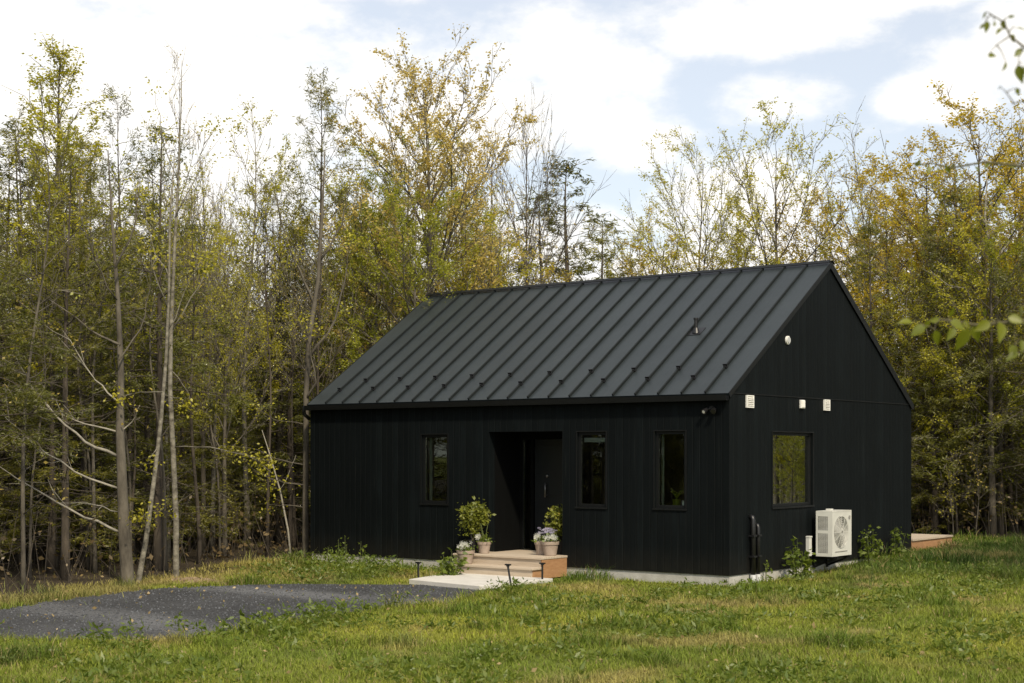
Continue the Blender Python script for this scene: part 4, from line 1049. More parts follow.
# ------------------------------------------------------------------ the woods
SKY_X = [-300, 0, 40, 80, 130, 180, 250, 320, 380, 430, 500, 560, 620, 690, 760, 840, 900, 980, 1024, 1400]
SKY_Y = [110, 125, 80, 90, 110, 100, 120, 100, 90, 80, 150, 200, 225, 215, 215, 190, 150, 120, 115, 120]
fr2 = random.Random(99)
taken = [(t[1], t[2]) for t in FEAT]
occ = []
def free(x, y, dmin):
    return all((x - a) ** 2 + (y - b) ** 2 > dmin * dmin for a, b in occ)
zones = {
 'left': ('left woods', ['bare_c', 'bare_d', 'bare_a', 'hem_c', 'hem_b', 'hem_c', 'pine_a', 'pine_b', 'pine_c', 'bare_a', 'bare_d', 'birch_b', 'birch_a', 'maple_d', 'hem_c', 'pine_c', 'pine_a']),
 'mid': ('woods behind the roof', ['maple_a', 'maple_c', 'maple_d', 'bare_a', 'bare_d', 'hem_b', 'hem_c', 'birch_a', 'oak_c', 'bare_c', 'pine_c', 'maple_b']),
 'right': ('right woods', ['oak_b', 'hem_d', 'hem_b', 'hem_a', 'hem_c', 'hem_d', 'maple_b', 'maple_a', 'bare_a', 'pine_c', 'hem_b'])}
KIND = {'maple_tree': ('leafing maple', 'maple'), 'oak_tree': ('golden oak', 'oak'), 'hemlock_tree': ('dark hemlock', 'hemlock'), 'pine_tree': ('thin pine', 'pine'), 'budding_tree': ('budding bare tree', 'tree'),
        'birch_tree': ('slim birch', 'birch'), 'green_tree': ('green tree', 'tree')}
cnt = 0; tries = 0
while cnt < 235 and tries < 9000:
    tries += 1
    d_ = 22 + 52 * fr2.random() ** 1.15
    px = fr2.uniform(-190, 1210)
    x = (px - 512) / FPX * d_
    w_ = float(wood_sd(np.array([x]), np.array([d_]))[0])
    if w_ < .6 or not free(x, d_, 1.15 + .012 * d_): continue
    u_, v_ = house_uv(x, d_)
    if -LEN - 1.6 < u_ < 2.2 and -2 < v_ < WID + 3.4: continue
    z_ = 'left' if px < 330 else ('mid' if px < 860 else 'right')
    zone, keys = zones[z_]
    k_ = fr2.choice(keys)
    top = np.interp(px, SKY_X, SKY_Y) + fr2.uniform(0, 120) + max(0, d_ - 36) * 4.4
    if w_ < 3: top += 10
    h_ = max(5.0, min(19, hgt(top, d_) - gzf(x, d_)))
    kn, ct = KIND[specs[k_][0]]
    plant(k_, x, d_, h_, f'{kn} in the {zone} among others of its kind', ct, f'{kn}s in the {zone}', fr2.uniform(0, 6.28), fr2.uniform(.8, 1.1))
    occ.append((x, d_)); cnt += 1
print('forest trees', cnt)
# trees that stand beside the frame: they shade the right lawn and mirror in the panes
OFF = [('maple_c', 13.4, 31.9, 2.4), ('maple_c', 14.3, 32.0, 2.6), ('maple_c', 15.6, 32.6, 2.5), ('maple_c', 15.3, 33.8, 2.9), ('maple_c', 17.0, 33.9, 2.8), ('maple_c', 13.8, 31.4, 2.8), ('maple_c', 14.9, 32.9, 3.2), ('maple_c', 16.4, 31.9, 3.0), ('maple_a', 17.6, 33.0, 3.4), ('maple_c', 11.6, 21.6, 9.5), ('oak_b', 13.2, 24.2, 10), ('maple_b', 12.6, 26.6, 8), ('maple_a', 15.2, 32.2, 5.0), ('maple_a', 16.8, 33.4, 5.2), ('maple_a', 19, 34.4, 6), ('maple_c', 20.5, 35.5, 6), ('maple_c', 14.2, 22.5, 9.5), ('maple_b', 20.5, 32, 11), ('hem_a', 22.5, 34, 12), ('birch_a', 18.8, 33.5, 10), ('maple_a', 15.5, 31.8, 8),
       ('hem_d', 25.5, 38, 12), ('oak_a', 24, 24, 11), ('hem_a', -13, 18.5, 11), ('maple_c', -16, 20, 11), ('pine_c', -14.5, 22.5, 12), ('hem_b', -17.5, 16, 12), ('hem_c', -20, 20, 12), ('maple_b', -19, 24, 12)]
for i in range(26):
    a_ = -13.5 - 3.1 * (i % 9) + fr2.uniform(-1, 1); b_ = 13.5 + 4.6 * (i // 9) + fr2.uniform(-1.4, 1.4) + .25 * (a_ + 13)
    OFF.append((fr2.choice(['hem_a', 'hem_d', 'hem_c', 'maple_b', 'hem_d']), a_, b_, fr2.uniform(10, 14)))
for i, (k_, x, y, h_) in enumerate(OFF):
    zone = 'right of the lawn' if x > 0 else 'left of the drive'
    kn, ct = KIND[specs[k_][0]]
    plant(k_, x, y, h_, f'{kn} beside others of its kind, off to the side, {zone}', ct, f'{kn}s standing {zone}', i * 2.1, 1.1)
# saplings and brush
cnt = 0; tries = 0
while cnt < 80 and tries < 4000:
    tries += 1
    d_ = 22.5 + 32 * fr2.random(); px = fr2.uniform(-60, 1080); x = (px - 512) / FPX * d_
    w_ = float(wood_sd(np.array([x]), np.array([d_]))[0])
    if not (.1 < w_ < 14) : continue
    if px < 420 and (w_ < 3 or fr2.random() < .8): continue
    u_, v_ = house_uv(x, d_)
    if -LEN - .8 < u_ < 1.6 and -2 < v_ < WID + 3: continue
    if 380 < px < 800 and d_ > 30: continue
    z_ = 'left' if px < 420 else 'right'
    k_ = fr2.choice(['sap_c', 'sap_c', 'sap_c', 'sap_b'] if px < 420 else ['sap_a', 'sap_b', 'sap_c', 'sap_c', 'sap_b'])
    word = {'sap_a': 'green leaved sapling', 'sap_b': 'yellow leaved sapling', 'sap_c': 'almost bare sapling'}[k_]
    plant(k_, x, d_, fr2.uniform(1.8, 5), f'{word} under the trees of the {z_} woods', 'sapling', f'{word}s in the {z_} woods', fr2.uniform(0, 6.28))
    cnt += 1
cnt = 0; tries = 0; yo = []
while cnt < 95 and tries < 4000:
    tries += 1
    d_ = 27 + 26 * fr2.random(); px = fr2.uniform(-80, 1100); x = (px - 512) / FPX * d_
    w_ = float(wood_sd(np.array([x]), np.array([d_]))[0])
    if w_ < 2.5 or 360 < px < 860 or any((x - a) ** 2 + (d_ - b) ** 2 < 1.4 for a, b in yo): continue
    u_, v_ = house_uv(x, d_)
    if -LEN - 1.5 < u_ < 2 and -2 < v_ < WID + 3.5: continue
    z_ = 'left' if px < 420 else 'right'
    plant(fr2.choice(['hem_a', 'hem_d', 'hem_d']), x, d_, fr2.uniform(3.5, 7), f'young low hemlock in the shade of the {z_} woods', 'hemlock', f'young hemlocks in the {z_} woods', fr2.uniform(0, 6.28), 1.35)
    yo.append((x, d_)); cnt += 1
cnt = 0; tries = 0
while cnt < 70 and tries < 3000:
    tries += 1
    d_ = 23 + 24 * fr2.random(); px = fr2.uniform(-60, 1060); x = (px - 512) / FPX * d_
    w_ = float(wood_sd(np.array([x]), np.array([d_]))[0])
    if w_ < .8 or 310 < px < 900: continue
    u_, v_ = house_uv(x, d_)
    if -LEN - 1 < u_ < 1.5 and -2 < v_ < WID + 3: continue
    z_ = 'left' if px < 420 else 'right'
    plant(fr2.choice(['pole_a', 'pole_b']), x, d_, fr2.uniform(5.5, 8.5), f'thin pole like trunk packed among others in the {z_} woods', 'tree', f'pole trunks in the {z_} woods', fr2.uniform(0, 6.28))
    cnt += 1
# undergrowth: twigs and dry leaves, one mass
rs = np.random.RandomState(8)
n = 5500
dd_ = 22.5 + 45 * rs.rand(n) ** .9; px = rs.uniform(-120, 1140, n); x = (px - 512) / FPX * dd_
w_ = wood_sd(x, dd_); u_, v_ = house_uv(x, dd_)
ok = (w_ > .15) & ~((u_ > -LEN - .5) & (u_ < 1.2) & (v_ > -1) & (v_ < WID + 2.6)) & ~((px > 360) & (px < 860) & (dd_ > 45))
x, y = x[ok], dd_[ok]; n = len(x); z = gz(x, y)
hh = rs.uniform(.25, 1.5, n) * (1 + .5 * (rs.rand(n) > .9)); a_ = rs.uniform(0, 6.28, n); ln = rs.uniform(.05, .7, n)
base = np.stack([x, y, z - .03], 1); tip = base + np.stack([np.cos(a_) * ln, np.sin(a_) * ln, hh], 1)
w2 = .006 + .004 * rs.rand(n); ang3 = np.array([0, 2.09, 4.19])
ring = np.stack([np.cos(ang3), np.sin(ang3), 0 * ang3], 1)
v_ = np.concatenate([base[:, None] + ring[None] * w2[:, None, None], tip[:, None] + ring[None] * w2[:, None, None] * .4], 1).reshape(-1, 3)
f_ = np.array([(0, 1, 4, 3), (1, 2, 5, 4), (2, 0, 3, 5)]); f_ = (f_[None] + 6 * np.arange(n)[:, None, None]).reshape(-1)
A = np.concatenate([base + (tip - base) * rs.uniform(.3, 1.05, (n, 1)) for _ in range(3)])
lv = leaf_quads(A, .09, rs, .3, .6, .06)
ug = np_mesh('undergrowth', np.concatenate([v_, lv]), np.concatenate([f_, np.arange(len(lv)) + len(v_)]), 4, [M['bark_dark'], M['brown_leaf']])
mi = np.zeros(len(ug.data.polygons), np.int32); mi[len(f_) // 4:] = 1; ug.data.polygons.foreach_set('material_index', mi)
tag(ug, 'brown twiggy undergrowth on the floor of the woods', 'undergrowth', kind='stuff')
# far woods: stems and foliage masses beyond the countable trees
n = 700
y = rs.uniform(72, 120, n); x = rs.uniform(-.55, .55, n) * y
z = gz(x, y); h = rs.uniform(4.5, 7.5, n)
V_, F_ = [], []; m = MB()
for i in range(n): m.tube([(x[i], y[i], z[i] - .2), (x[i] + rs.normal() * .3, y[i], z[i] + h[i])], [.16, .04], 5, cap=False)
tv = np.array(m.v); tf = np.array([q for f in m.f for q in f])
A = []
for i in range(n):
    for c in range(16):
        t = rs.uniform(.15, 1.0); cc = np.array([x[i] + rs.normal() * 1.3 * (1.3 - t), y[i] + rs.normal() * 1.3, z[i] + h[i] * t]); A.append(cc + rs.normal(size=(22, 3)) * np.array([.5, .5, .28]))
lv = leaf_quads(np.concatenate(A), .34, rs, .2, .6, .05)
fw = np_mesh('far_woods', np.concatenate([tv, lv]), np.concatenate([tf, np.arange(len(lv)) + len(tv)]), 4, [M['bark_dark'], M['needle_olive']])
mi = np.zeros(len(fw.data.polygons), np.int32); mi[len(tf) // 4:] = 1; fw.data.polygons.foreach_set('material_index', mi)
tag(fw, 'far woods that read as one mass behind the nearer trees', 'woods', kind='stuff')

# ------------------------------------------------------------------ near tree at the right edge
def ovate(mb_, p, d, nrm, L, wd):
    d = Vector(d).normalized(); nrm = Vector(nrm); e = d.cross(nrm).normalized(); nn = e.cross(d); p = Vector(p)
    prof = [(0, .0), (.12, .35), (.3, .5), (.5, .46), (.72, .27), (.9, .08), (1, 0)]
    mid = [p + d * L * t - nn * L * .12 * t * t for t, w in prof]
    vs = list(mid); 
    for sgn in (1, -1):
        for (t, w), c in zip(prof[1:-1], mid[1:-1]): vs.append(c + e * sgn * w * wd + nn * w * wd * .35)
    k = len(prof); q = k - 2
    fs = [(0, k, 1), (0, 1, k + q)]
    for i in range(1, q):
        fs += [(i, k + i - 1, k + i, i + 1), (i, i + 1, k + q + i, k + q + i - 1)]
    fs += [(q, k + q - 1, k - 1), (q, k - 1, k + 2 * q - 1)]
    mb_.add(vs, fs)
bx, by = 3.7, 5.2; bz = gzf(bx, by)
nt_ = thing('overhanging_tree', 'near tree whose twigs and broad green leaves hang in at the right edge', 'tree', (bx, by, bz))
m = MB(); m.tube([(0, 0, -.3), (.02, 0, .8), (.05, .03, 2), (0, .1, 3.2), (.1, .1, 4.6), (.1, 0, 6)], [.11, .085, .075, .06, .04, .012], 12); lm = MB(); tips = []
TW = []
def nl(pts, r):
    P = [Vector(rel(a, b, c, bx, by, bz)) if len(q_) == 3 else None for q_ in pts for (a, b, c) in [q_]]
    lm.tube(P, [r * (1 - .8 * i / (len(P) - 1)) + .001 for i in range(len(P))], 6)
    for a_, b_ in zip(P[:-1], P[1:]):
        for q in range(8): TW.append(a_.lerp(b_, q / 8))
    return P
lv_ = MB(); lr = random.Random(4)
o_up = (1115, -150, 5.3)
la = nl([(1640, -160, 5.2), (1330, -40, 5.1), (1120, 40, 5), (1050, 58, 5), (1024, 47, 5), (1010, 36, 5), (1004, 22, 5), (990, 14, 5)], .006)
lb = nl([(1120, 40, 5), (1060, 95, 5), (1028, 100, 5), (1012, 104, 5)], .006)
lc = nl([(1600, 60, 6.4), (1250, 130, 6.6), (1100, 168, 6.8), (1060, 160, 6.85), (1020, 166, 6.9), (985, 162, 6.95), (950, 168, 7), (932, 163, 7.05), (915, 166, 7.1)], .008)
ld_ = nl([(1620, 330, 5.6), (1300, 300, 5.8), (1100, 310, 6), (1020, 322, 6.1), (975, 325, 6.2), (935, 318, 6.3)], .014)
def lf(px, py, d, dx, dz, L, wd=.55):
    p = rel(px, py, d, bx, by, bz)
    pv = Vector(p); q = min(TW, key=lambda t_: (t_ - pv).length + .25 * max(0, pv.x - t_.x))
    if (q - pv).length > .01:
        md = q.lerp(pv, .5) + Vector((lr.gauss(0, .004), lr.gauss(0, .004), lr.gauss(.006, .004))); lm.tube([q, md, pv], [.0028, .0018, .0011], 5); TW.append(md); TW.append(pv)
    L *= lr.uniform(.5, .85) if 5.9 < d < 6.6 else lr.uniform(.7, 1.0); ovate(lv_, p, (dx + lr.uniform(-.3, .3), lr.uniform(-.4, .4), dz + lr.uniform(-.3, .3)), (lr.uniform(-.9, .9), -.7, lr.uniform(-.2, .9)), L, L * wd * lr.uniform(.8, 1.15))
for a in [(985, 12, 5, -.1, -1, .034), (984, 24, 5, -.5, -1, .03), (987, 21, 5, .2, -1, .042), (995, 22, 5, -.2, -.8, .02), (1003, 20, 5, .2, -1, .04), (1002, 28, 5, -.5, -.8, .04), (1008, 17, 5, 1, .1, .03), (1012, 34, 5, .1, -1, .04), (1016, 28, 5, .9, -.2, .04),
          (988, 55, 5, .6, -.1, .03), (1006, 62, 5, -.2, -.5, .04), (1021, 50, 5, -.8, -.4, .05), (1018, 50, 5, .6, .1, .04), (1018, 65, 5, .1, -1, .068), (1023, 66, 5, .5, -.9, .06), (1000, 86, 5, -.1, -1, .02), (1016, 88, 5, .3, -.7, .03), (1030, 40, 5, .3, -1, .06), (1040, 70, 5, 0, -1, .07)]: lf(*a)
for px in (914, 918, 924, 930, 938, 946, 952, 958, 966, 975, 984, 990, 1000, 1008, 1015, 1020): lf(px, 165 + lr.uniform(-2, 2), 7, lr.uniform(-.8, .8), lr.uniform(-1, .2), lr.uniform(.03, .06))
for a in [(1020, 305, 6.1, -.2, -1, .085), (1008, 318, 6.1, .5, -.4, .09), (990, 322, 6.1, -.6, -.6, .10), (975, 325, 6.2, .2, -1, .11), (962, 322, 6.2, .7, -.6, .10), (955, 328, 6.2, -.3, -1, .10), (940, 320, 6.2, -1, -.2, .09), (928, 320, 6.3, -.6, -1, .10), (1015, 345, 6.1, -.3, -1, .08), (1022, 340, 6.1, .2, -1, .10), (948, 316, 6.2, .2, .8, .07), (985, 316, 6.2, -.3, .7, .06), (935, 330, 6.2, .4, -1, .12), (968, 328, 6.15, -.1, -1, .13), (925, 326, 6.2, -.9, -.5, .11), (950, 322, 6.1, .9, -.2, .11), (1000, 322, 6.1, .1, -1, .11), (1018, 352, 6.1, -.7, -.6, .10), (912, 322, 6.2, -.8, .1, .09)]: lf(*a)
for k_ in range(900):        # the rest of its crown, beyond the frame
    a = lr.uniform(0, 6.28); r = lr.uniform(.2, 1.0); z_ = lr.uniform(1.6, 6.1)
    p = Vector((1.25 + r * math.cos(a), -.2 + 1.1 * r * math.sin(a), z_)); ovate(lv_, p, (lr.uniform(-1, 1), lr.uniform(-1, 1), lr.uniform(-1, .1)), (lr.uniform(-.5, .5), lr.uniform(-.5, .5), 1), lr.uniform(.06, .1), .045)
for k_ in range(16):
    z_ = 1.5 + k_ * .28; a = lr.uniform(-1.0, 1.0); lm.tube([(.05, .05, z_), (.7 * math.cos(a) + .2, .6 * math.sin(a), z_ + .3), (1.6 * math.cos(a) + .4, 1.0 * math.sin(a), z_ + .5)], [.016, .011, .004], 5)
m.build('trunk', M['bark_grey'], nt_, smooth=True); lm.build('limbs', M['near_twig'], nt_); lv_.build('crown', M['leaf_near'], nt_, smooth=True)

# ------------------------------------------------------------------ pots and plants by the door
def pot(u, v, z, r, h, label, flowers=(), tall=False, violet=False):
    r = r * 1.06
    o_ = hthing('flower_pot', label, 'flower pot', u, v, z, 'terracotta flower pots at the door')
    m = MB(); m.lathe([(r * .68, 0), (r * .72, .01), (r * .93, h * .76), (r * 1.02, h * .78), (r * 1.05, h), (r * .94, h), (r * .92, h * .9), (0.001, h * .88)], 0, 0, 28); m.build('pot', M['terracotta'], o_, smooth=False)
    rs_ = np.random.RandomState(int(100 * abs(u)) + 3)
    n_ = 90; A_ = np.stack([rs_.normal(size=n_) * r * .55, rs_.normal(size=n_) * r * .55, h + np.abs(rs_.normal(size=n_)) * .045], 1)
    leaf_object('foliage', leaf_quads(A_, .055, rs_, -.2, .55, .01), M['weed'], o_)
    FL = MB()
    for (fx, fz, fr) in flowers:
        for k in range(22):
            c = Vector((fx + rs_.normal() * fr * .5, rs_.normal() * fr * .6 - .05, h + fz + rs_.normal() * fr * .45))
            for q in range(5):
                a = q * 1.257; e = Vector((math.cos(a), -.35, math.sin(a))); FL.add([c, c + e * .028 + Vector((0, -.006, .013)), c + e * .040, c + e * .028 - Vector((0, -.006, .013))], [(0, 1, 2, 3)])
    if flowers: FL.build('blossoms', M['petal'], o_)
    if violet:
        FV = MB()
        for k in range(60):
            c = Vector((rs_.normal() * r * .5 - .05, rs_.normal() * r * .5, h + .14 + rs_.rand() * .1))
            for q in range(4):
                a = q * 1.57; e = Vector((math.cos(a), -.3, math.sin(a))); FV.add([c, c + e * .016 + Vector((0, 0, .008)), c + e * .022, c + e * .016 - Vector((0, 0, .008))], [(0, 1, 2, 3)])
        FV.build('violet_blossoms', M['petal_violet'], o_)
    if tall:
        T_ = MB()
        for k in range(12):
            a = rs_.rand() * 6.28; T_.tube([(rs_.normal() * .03, rs_.normal() * .03, h * .9), (.05 * math.cos(a), .05 * math.sin(a), h + .2), (.09 * math.cos(a), .09 * math.sin(a), h + .34)], [.004, .004, .002], 4)
        T_.build('stems', M['stem'], o_)
    return o_
pot(-4.87, -.90, .221, .15, .24, 'terracotta pot of white flowers on the left end of the lower step', ((.02, .10, .07), (-.02, .07, .05)))
pot(-4.79, -.46, .389, .115, .21, 'small terracotta pot with thin stems on the left of the top step', ((-.09, .09, .04),), tall=True)
pot(-3.72, -.16, .389, .12, .24, 'greyer narrow terracotta pot standing left in the pair right of the door', ((-.05, .09, .07),))
pot(-3.49, -.22, .389, .145, .25, 'broader terracotta pot standing right in the pair right of the door', ((.09, .09, .05), (-.03, .06, .04)), violet=True)
def shrub(u, v, z, label, R_, ht):
    o_ = hthing('potted_shrub', label, 'shrub', u, v, z)
    m = MB(); m.lathe([(.12, 0), (.15, .22), (.16, .24), (.14, .24), (.13, .21), (.001, .2)], 0, 0, 24); m.build('pot', M['dark'], o_)
    rs_ = np.random.RandomState(int(abs(u) * 50)); m = MB()
    for k in range(9):
        a = rs_.rand() * 6.28; m.tube([(0, 0, .18), (.07 * math.cos(a), .07 * math.sin(a), ht * .5), (R_ * .7 * math.cos(a), R_ * .7 * math.sin(a), ht * .85)], [.01, .007, .003], 5)
    m.build('stems', M['bark_grey'], o_)
    A_ = []
    for k in range(60):
        d = rs_.normal(size=3); d /= np.linalg.norm(d); c = np.array([0, 0, ht - R_]) + d * R_ * (.35 + .6 * rs_.rand()) * np.array([1, 1, 1.05]); A_.append(c + rs_.normal(size=(26, 3)) * .05)
    for k in range(12):
        A_.append(np.array([rs_.normal() * .1, rs_.normal() * .1, rs_.uniform(.25, ht * .5)]) + rs_.normal(size=(12, 3)) * .05)
    leaf_object('foliage', leaf_quads(np.concatenate(A_), .06, rs_, .1, .55, .02), M['leaf_shrub'], o_)
shrub(-5.10, -.42, .389, 'round leafy shrub left of the entry', .29, .95)
shrub(-3.62, .28, .376, 'round leafy shrub in shade inside the right of the entry', .25, .88)

def weed(px, py, d, h, label, n=5, broad=False, w=.16, seed=1, uv=None):
    x, y, _ = at(px, py, d)
    if uv: x, y = hw(*uv)
    rs_ = random.Random(seed)
    o_ = thing('weed', label, 'plant', (x, y, gzf(x, y)))
    m = MB(); A_ = []
    for k in range(n):
        a = rs_.uniform(0, 6.28); hh_ = h * rs_.uniform(.6, 1.0); b = Vector((w * .4 * math.cos(a), w * .4 * math.sin(a), 0)); t = b + Vector((w * rs_.uniform(.1, .9) * math.cos(a), w * rs_.uniform(.1, .9) * math.sin(a), hh_))
        if k == 0: t = Vector((0, 0, h))
        m.tube([b - Vector((0, 0, .05)), b.lerp(t, .5) + Vector((0, 0, .03)), t], [.006, .005, .003], 5)
        for q in range(int(hh_ * 55)):
            A_.append(b.lerp(t, rs_.uniform(.1, 1.03)) + Vector((rs_.gauss(0, .045), rs_.gauss(0, .045), 0)) * (1.2 - .5 * q / (hh_ * 55)))
    m.build('stem', M['stem'], o_)
    leaf_object('leaves', leaf_quads(np.array([tuple(p) for p in A_]), .085 if broad else .055, np.random.RandomState(seed), .2, .55, .015), M['weed'], o_)
weed(797, 580, 26.4, .70, 'tall leafy weed between the service pipes and the heat pump', 6, True, .16, 1)
weed(806, 580, 26.5, .50, 'shorter slender weed just left of the heat pump', 3, True, .08, 2)
weed(869, 562, 30.2, .66, 'bushy weed right of the heat pump', 7, True, .2, 3, uv=(.28, 5.05))
weed(893, 558, 31.5, .60, 'weed growing near the far right house corner', 5, True, .15, 4, uv=(.25, 6.25))
weed(767, 588, 26.0, .36, 'reddish young weed beside the service pipes', 2, False, .05, 5)
weed(328, 564, 30.2, .36, 'short weed farthest left against the front foundation', 2, False, .05, 6)
weed(338.5, 564, 30.0, .52, 'double stemmed tall weed against the left of the front foundation', 3, False, .07, 7)
weed(345, 564, 29.9, .60, 'thin tallest weed against the left of the front foundation', 2, False, .04, 8)
weed(361, 566, 29.6, .5, 'bare topped weed farthest right of those at the left of the front foundation', 2, False, .04, 9)
weed(452, 581, 26.9, .48, 'dark leafy bush left of the lower step', 9, True, .2, 10)
weed(445, 582, 26.8, .30, 'low sprawling weed between pad and dark bush', 6, True, .15, 11)
weed(180, 631, 18.9, .26, 'single upright weed at the near edge of the drive', 2, False, .04, 12)
weed(242, 640, 18.4, .30, 'upright weed pair at the near edge of the drive', 3, True, .08, 13)
weed(272, 634, 19.0, .30, 'leafy weed where the near drive edge bends', 3, True, .08, 14)
weed(872, 590, 25.0, .50, 'tall thin weed standing in the lawn before the gable', 3, False, .06, 15)

x, y = hw(.32, WID + 1.25); o_ = thing('dry_grass', 'heap of dry tan grass at the foot of the deck side', 'dry grass', (x, y, gzf(x, y)), TH)
rs_ = np.random.RandomState(12); m = MB()
for k in range(420):
    a = rs_.rand() * 6.28; bx_, by_ = rs_.normal() * .10, rs_.normal() * .50; l_ = rs_.uniform(.12, .34); hh_ = rs_.uniform(.03, .20) * max(.3, 1 - abs(by_) / 1.1)
    p0_ = Vector((bx_, by_, -.02)); p2_ = p0_ + Vector((math.cos(a) * l_, math.sin(a) * l_, hh_ * .8)); pm_ = (p0_ + p2_) / 2 + Vector((0, 0, hh_ * .6)); sd_ = Vector((-math.sin(a), math.cos(a), 0)) * .008
    m.add([p0_ - sd_, p0_ + sd_, pm_ + sd_, pm_ - sd_, p2_], [(0, 1, 2, 3), (3, 2, 4)])
M['straw'] = leaf_mat('dry straw', (.24, .17, .07), (.42, .32, .15), .3)
m.build('blades', M['straw'], o_)
# low mound of pale earth between the drive and the woods
x, y, _ = at(197, 583, 26.0); m = MB(); nr_, na_ = 9, 30; vs = []
o_ = thing('earth_mound', 'low mound of pale dug earth between the drive and the left woods', 'earth mound', (x, y, gzf(x, y)), -.55)
for i in range(nr_ + 1):
    for j in range(na_):
        a = 6.28319 * j / na_; t = i / nr_; k_ = 1 + .16 * math.sin(3 * a + 1) + .10 * math.sin(7 * a)
        vs.append((t * .95 * k_ * math.cos(a), t * .42 * k_ * math.sin(a), .085 * (1 - t * t) * (1 + .45 * math.sin(5 * a + 4 * t)) - .03 + .018 * math.sin(11 * a + 9 * t)))
m.add(vs, [(i * na_ + j, (i + 1) * na_ + j, (i + 1) * na_ + (j + 1) % na_, i * na_ + (j + 1) % na_) for i in range(nr_) for j in range(na_)])
m.build('soil', M['earth'], o_, smooth=True)
rs_ = np.random.RandomState(31); m = MB()
for k in range(620):
    a = rs_.rand() * 6.28; t = rs_.rand() ** .5 * 1.1; px_, py_ = t * .95 * math.cos(a), t * .42 * math.sin(a); b_ = rs_.rand() * 6.28; l_ = rs_.uniform(.04, .14)
    p0_ = Vector((px_, py_, .085 * max(0, 1 - t * t) - .02)); p2_ = p0_ + Vector((math.cos(b_) * l_, math.sin(b_) * l_, rs_.uniform(.02, .12))); sd_ = Vector((-math.sin(b_), math.cos(b_), 0)) * .005
    m.add([p0_ - sd_, p0_ + sd_, p2_], [(0, 1, 2)])
m.build('dry_blades', M['straw'], o_)
# ------------------------------------------------------------------ grass
rs = np.random.RandomState(42)
def grass_points(n, y0, y1, margin=2.0):
    y = y0 + (y1 - y0) * rs.rand(n) ** 1.0
    half = .345 * y + margin
    x = rs.uniform(-1, 1, n) * half
    return x, y
xs, ys = [], []
for y0, y1, dens_ in ((12.2, 15, 2100), (15, 18, 1900), (18, 22, 1500), (22, 27, 1100), (27, 38.5, 620)):
    area = (y1 - y0) * 2 * (.345 * (y0 + y1) / 2 + 2.0)
    a, b = grass_points(int(area * dens_), y0, y1); xs.append(a); ys.append(b)
x = np.concatenate(xs); y = np.concatenate(ys)
u_, v_ = house_uv(x, y); ws = wood_sd(x, y)
drv = np.where(inside(DRIVE, x, y), dist_poly(DRIVE, x, y), -dist_poly(DRIVE, x, y)) + .13 * fbm(x, y, 31, 5.0) + .22 * fbm(x, y, 34, 1.7)
clump = fbm(x, y, 51, 3.2); big = fbm(x, y, 52, .8); fine = fbm(x, y, 53, 7.5)
keep = ~((u_ > -LEN - .02) & (u_ < .02) & (v_ > -.02) & (v_ < WID + .02))
keep &= ~((u_ > -5.3) & (u_ < -3.15) & (v_ > -1.1) & (v_ < .1))
keep &= ~((u_ > -5.1 + (v_ + 1) * -.236 * 0) & (u_ > -4.8 - .0) & (u_ < -2.88) & (v_ > -2.85) & (v_ < -.95))
keep &= ~((u_ > -6) & (u_ < .05) & (v_ > WID) & (v_ < WID + 2.3))
keep &= (drv < -.02) | (rs.rand(len(x)) < .004)
keep &= rs.rand(len(x)) < np.clip(1.15 - sm(-.3, 1.2, ws + .4 * clump) * 1.13, 0, 1)
barep = sm(.3, .7, fbm(x, y, 17, 1.6)) * sm(6, 3.5, np.hypot(u_ - 2.6, v_ * .8))
keep &= rs.rand(len(x)) > barep * .6
keep &= rs.rand(len(x)) < np.clip(.75 + .5 * fine, .15, 1)
x, y, clump, big, fine, ws, u_, v_ = [q[keep] for q in (x, y, clump, big, fine, ws, u_, v_)]
n = len(x); z = gz(x, y)
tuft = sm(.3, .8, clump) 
h = (.036 + .05 * rs.rand(n)) * (1 + .35 * big) + .20 * tuft * rs.rand(n)
# taller fringe against walls and the near side of the drive, longer grass at the back right
near_wall = np.minimum(np.hypot(np.maximum(np.maximum(u_, -LEN - u_), 0), np.maximum(np.maximum(-v_, v_ - WID), 0)), 9)
h *= 1 + .5 * sm(.5, .1, near_wall) * rs.rand(n)
dn = dist_poly(DRIVE, x, y); h *= 1 + .9 * sm(.9, .1, dn) * (y < 24.5) * rs.rand(n)
h *= 1 + .55 * sm(2.5, 5, v_) * sm(-2, 1, u_)
h *= 1 + .8 * sm(-5.2, -6, u_) * sm(-3.4, -2.4, v_) * sm(-.8, -1.5, v_) * rs.rand(n)
h = np.clip(h, .03, .34)
az_ = rs.uniform(0, 6.28, n); lean = h * rs.uniform(.2, 1.6, n); wd = rs.uniform(.0026, .005, n) * (1 + (y - 12) * .028)
dx, dy = np.cos(az_), np.sin(az_); ex, ey = -dy, dx
p = np.stack([x, y, z - .01], 1); e = np.stack([ex, ey, 0 * ex], 1) * wd[:, None]; dirv = np.stack([dx, dy, 0 * dx], 1)
up = np.array([0, 0, 1.0])
mid = p + dirv * (lean * .3)[:, None] + up * (h * .62)[:, None]; tip = p + dirv * lean[:, None] + up * h[:, None]
v5 = np.stack([p - e, p + e, mid + e * .75, mid - e * .75, tip], 1).reshape(-1, 3)
q4 = np.array([0, 1, 2, 3]); t3 = np.array([3, 2, 4])
loops = np.concatenate([q4, t3]); ff = (loops[None] + 5 * np.arange(n)[:, None]).reshape(-1)
npf = np.tile([4, 3], n)
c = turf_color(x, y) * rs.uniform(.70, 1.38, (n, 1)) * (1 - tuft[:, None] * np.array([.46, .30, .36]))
dry = (rs.rand(n) < (.05 + .12 * np.clip(big, 0, 1)))[:, None]
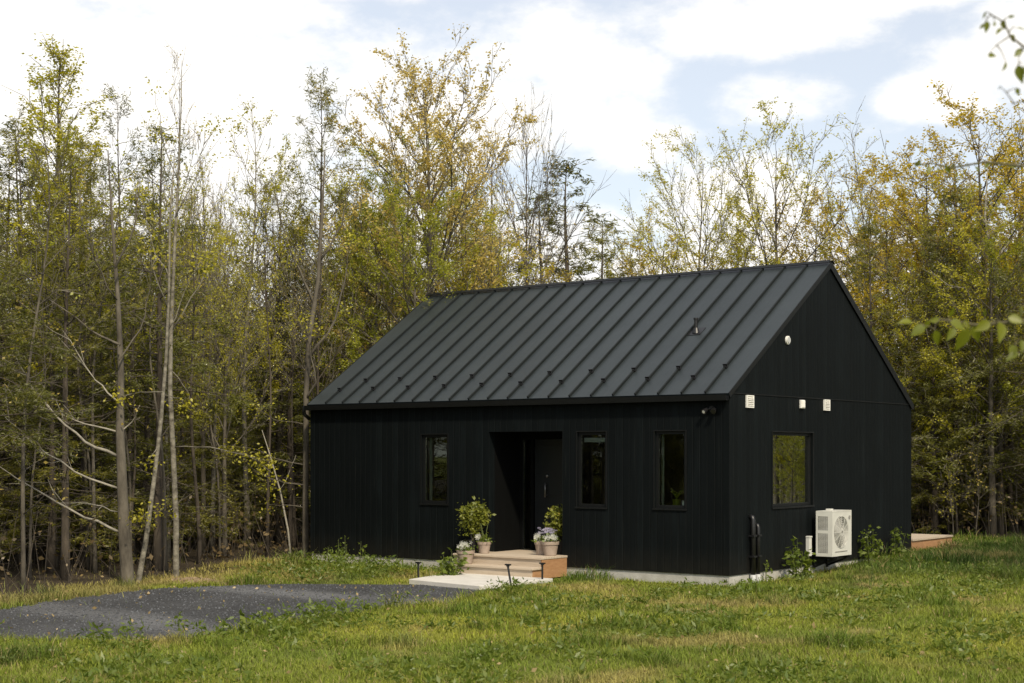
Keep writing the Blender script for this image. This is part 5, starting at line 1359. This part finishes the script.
c = np.where(dry, np.array([.36, .29, .13]) * rs.uniform(.7, 1.2, (n, 1)), c)
c = np.concatenate([np.clip(c, 0, 1), np.ones((n, 1))], 1)
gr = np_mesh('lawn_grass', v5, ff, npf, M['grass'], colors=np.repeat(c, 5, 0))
tag(gr, 'rough green and yellow lawn grass round the house', 'grass', kind='stuff')
print('blades', n)
# broad leaved weeds in the lawn (clover, plantain, dandelion leaves)
n = 7000
x, y = grass_points(n, 12.5, 31, 1.5); u_, v_ = house_uv(x, y)
drv = np.where(inside(DRIVE, x, y), 1, -1) * dist_poly(DRIVE, x, y)
ok = (drv < -.1) & (wood_sd(x, y) < -.8) & ~((u_ > -LEN - .1) & (u_ < .1) & (v_ > -.1) & (v_ < WID + 3)) & ~((u_ > -5.3) & (u_ < -2.7) & (v_ > -3.1) & (v_ < 0)) & ((fbm(x, y, 61, 1.3) > .0) | ((u_ < -5.2) & (v_ > -3.6) & (v_ < -1.2)))
x, y = x[ok], y[ok]; A = []
for xx, yy in zip(x, y):
    uu_, vv_ = house_uv(xx, yy); bank = uu_ < -5.2 and -3.6 < vv_ < -1.3; near = bank or dist_poly(DRIVE, np.array([xx]), np.array([yy]))[0] < .9 and yy < 24; k = rs.randint(6, 16) * (2 if near else 1); r = rs.uniform(.03, .11); A.append(np.stack([xx + rs.normal(size=k) * r, yy + rs.normal(size=k) * r, gz(xx, yy) + rs.uniform(.02, .24 if near else .10, k)], 1))
lv = np.concatenate([leaf_quads(np.concatenate(A[::2]), .045, rs, -.35, .40, .01), leaf_quads(np.concatenate(A[1::2]), .075, rs, -.45, .34, .01)])
lw = leaf_object('lawn_weeds', lv, M['weed'], None); tag(lw, 'low broad leaved weeds scattered through the lawn', 'ground cover', kind='stuff')

# dock like rosettes: big tufts that stand out of the lawn
A = []
for k in range(120):
    yy = rs.uniform(13.5, 24); xx = rs.uniform(-.36, .36) * yy
    uu_, vv_ = house_uv(xx, yy)
    if (inside(DRIVE, np.array([xx]), np.array([yy]))[0]) or (uu_ < .4 and vv_ > -3.2) or wood_sd(np.array([xx]), np.array([yy]))[0] > -1: continue
    q = rs.randint(8, 22); r = rs.uniform(.03, .09)
    A.append(np.stack([xx + rs.normal(size=q) * r, yy + rs.normal(size=q) * r, np.full(q, float(gz(xx, yy))) + .01], 1))
lv = leaf_quads(np.concatenate(A), .105, rs, -1.0, .26, .01)
ro = leaf_object('rosette_weeds', lv, M['weed'], None); tag(ro, 'broad leaved rosettes that stand out of the lawn', 'ground cover', kind='stuff')
n = 900; x, y = grass_points(n, 12.5, 30, 1.0)
u_, v_ = house_uv(x, y); ok = ~((u_ > -LEN - .1) & (u_ < .1) & (v_ > -.1)) & ~((u_ > -5.3) & (u_ < -2.7) & (v_ > -3.1)); x, y = x[ok], y[ok]
lv = leaf_quads(np.stack([x, y, gz(x, y) + .045], 1), .05, rs, .1, .6, .01)
fl = leaf_object('fallen_leaves', lv, M['straw'], None); tag(fl, 'dry tan leaves fallen on lawn and drive', 'fallen leaves', kind='stuff')
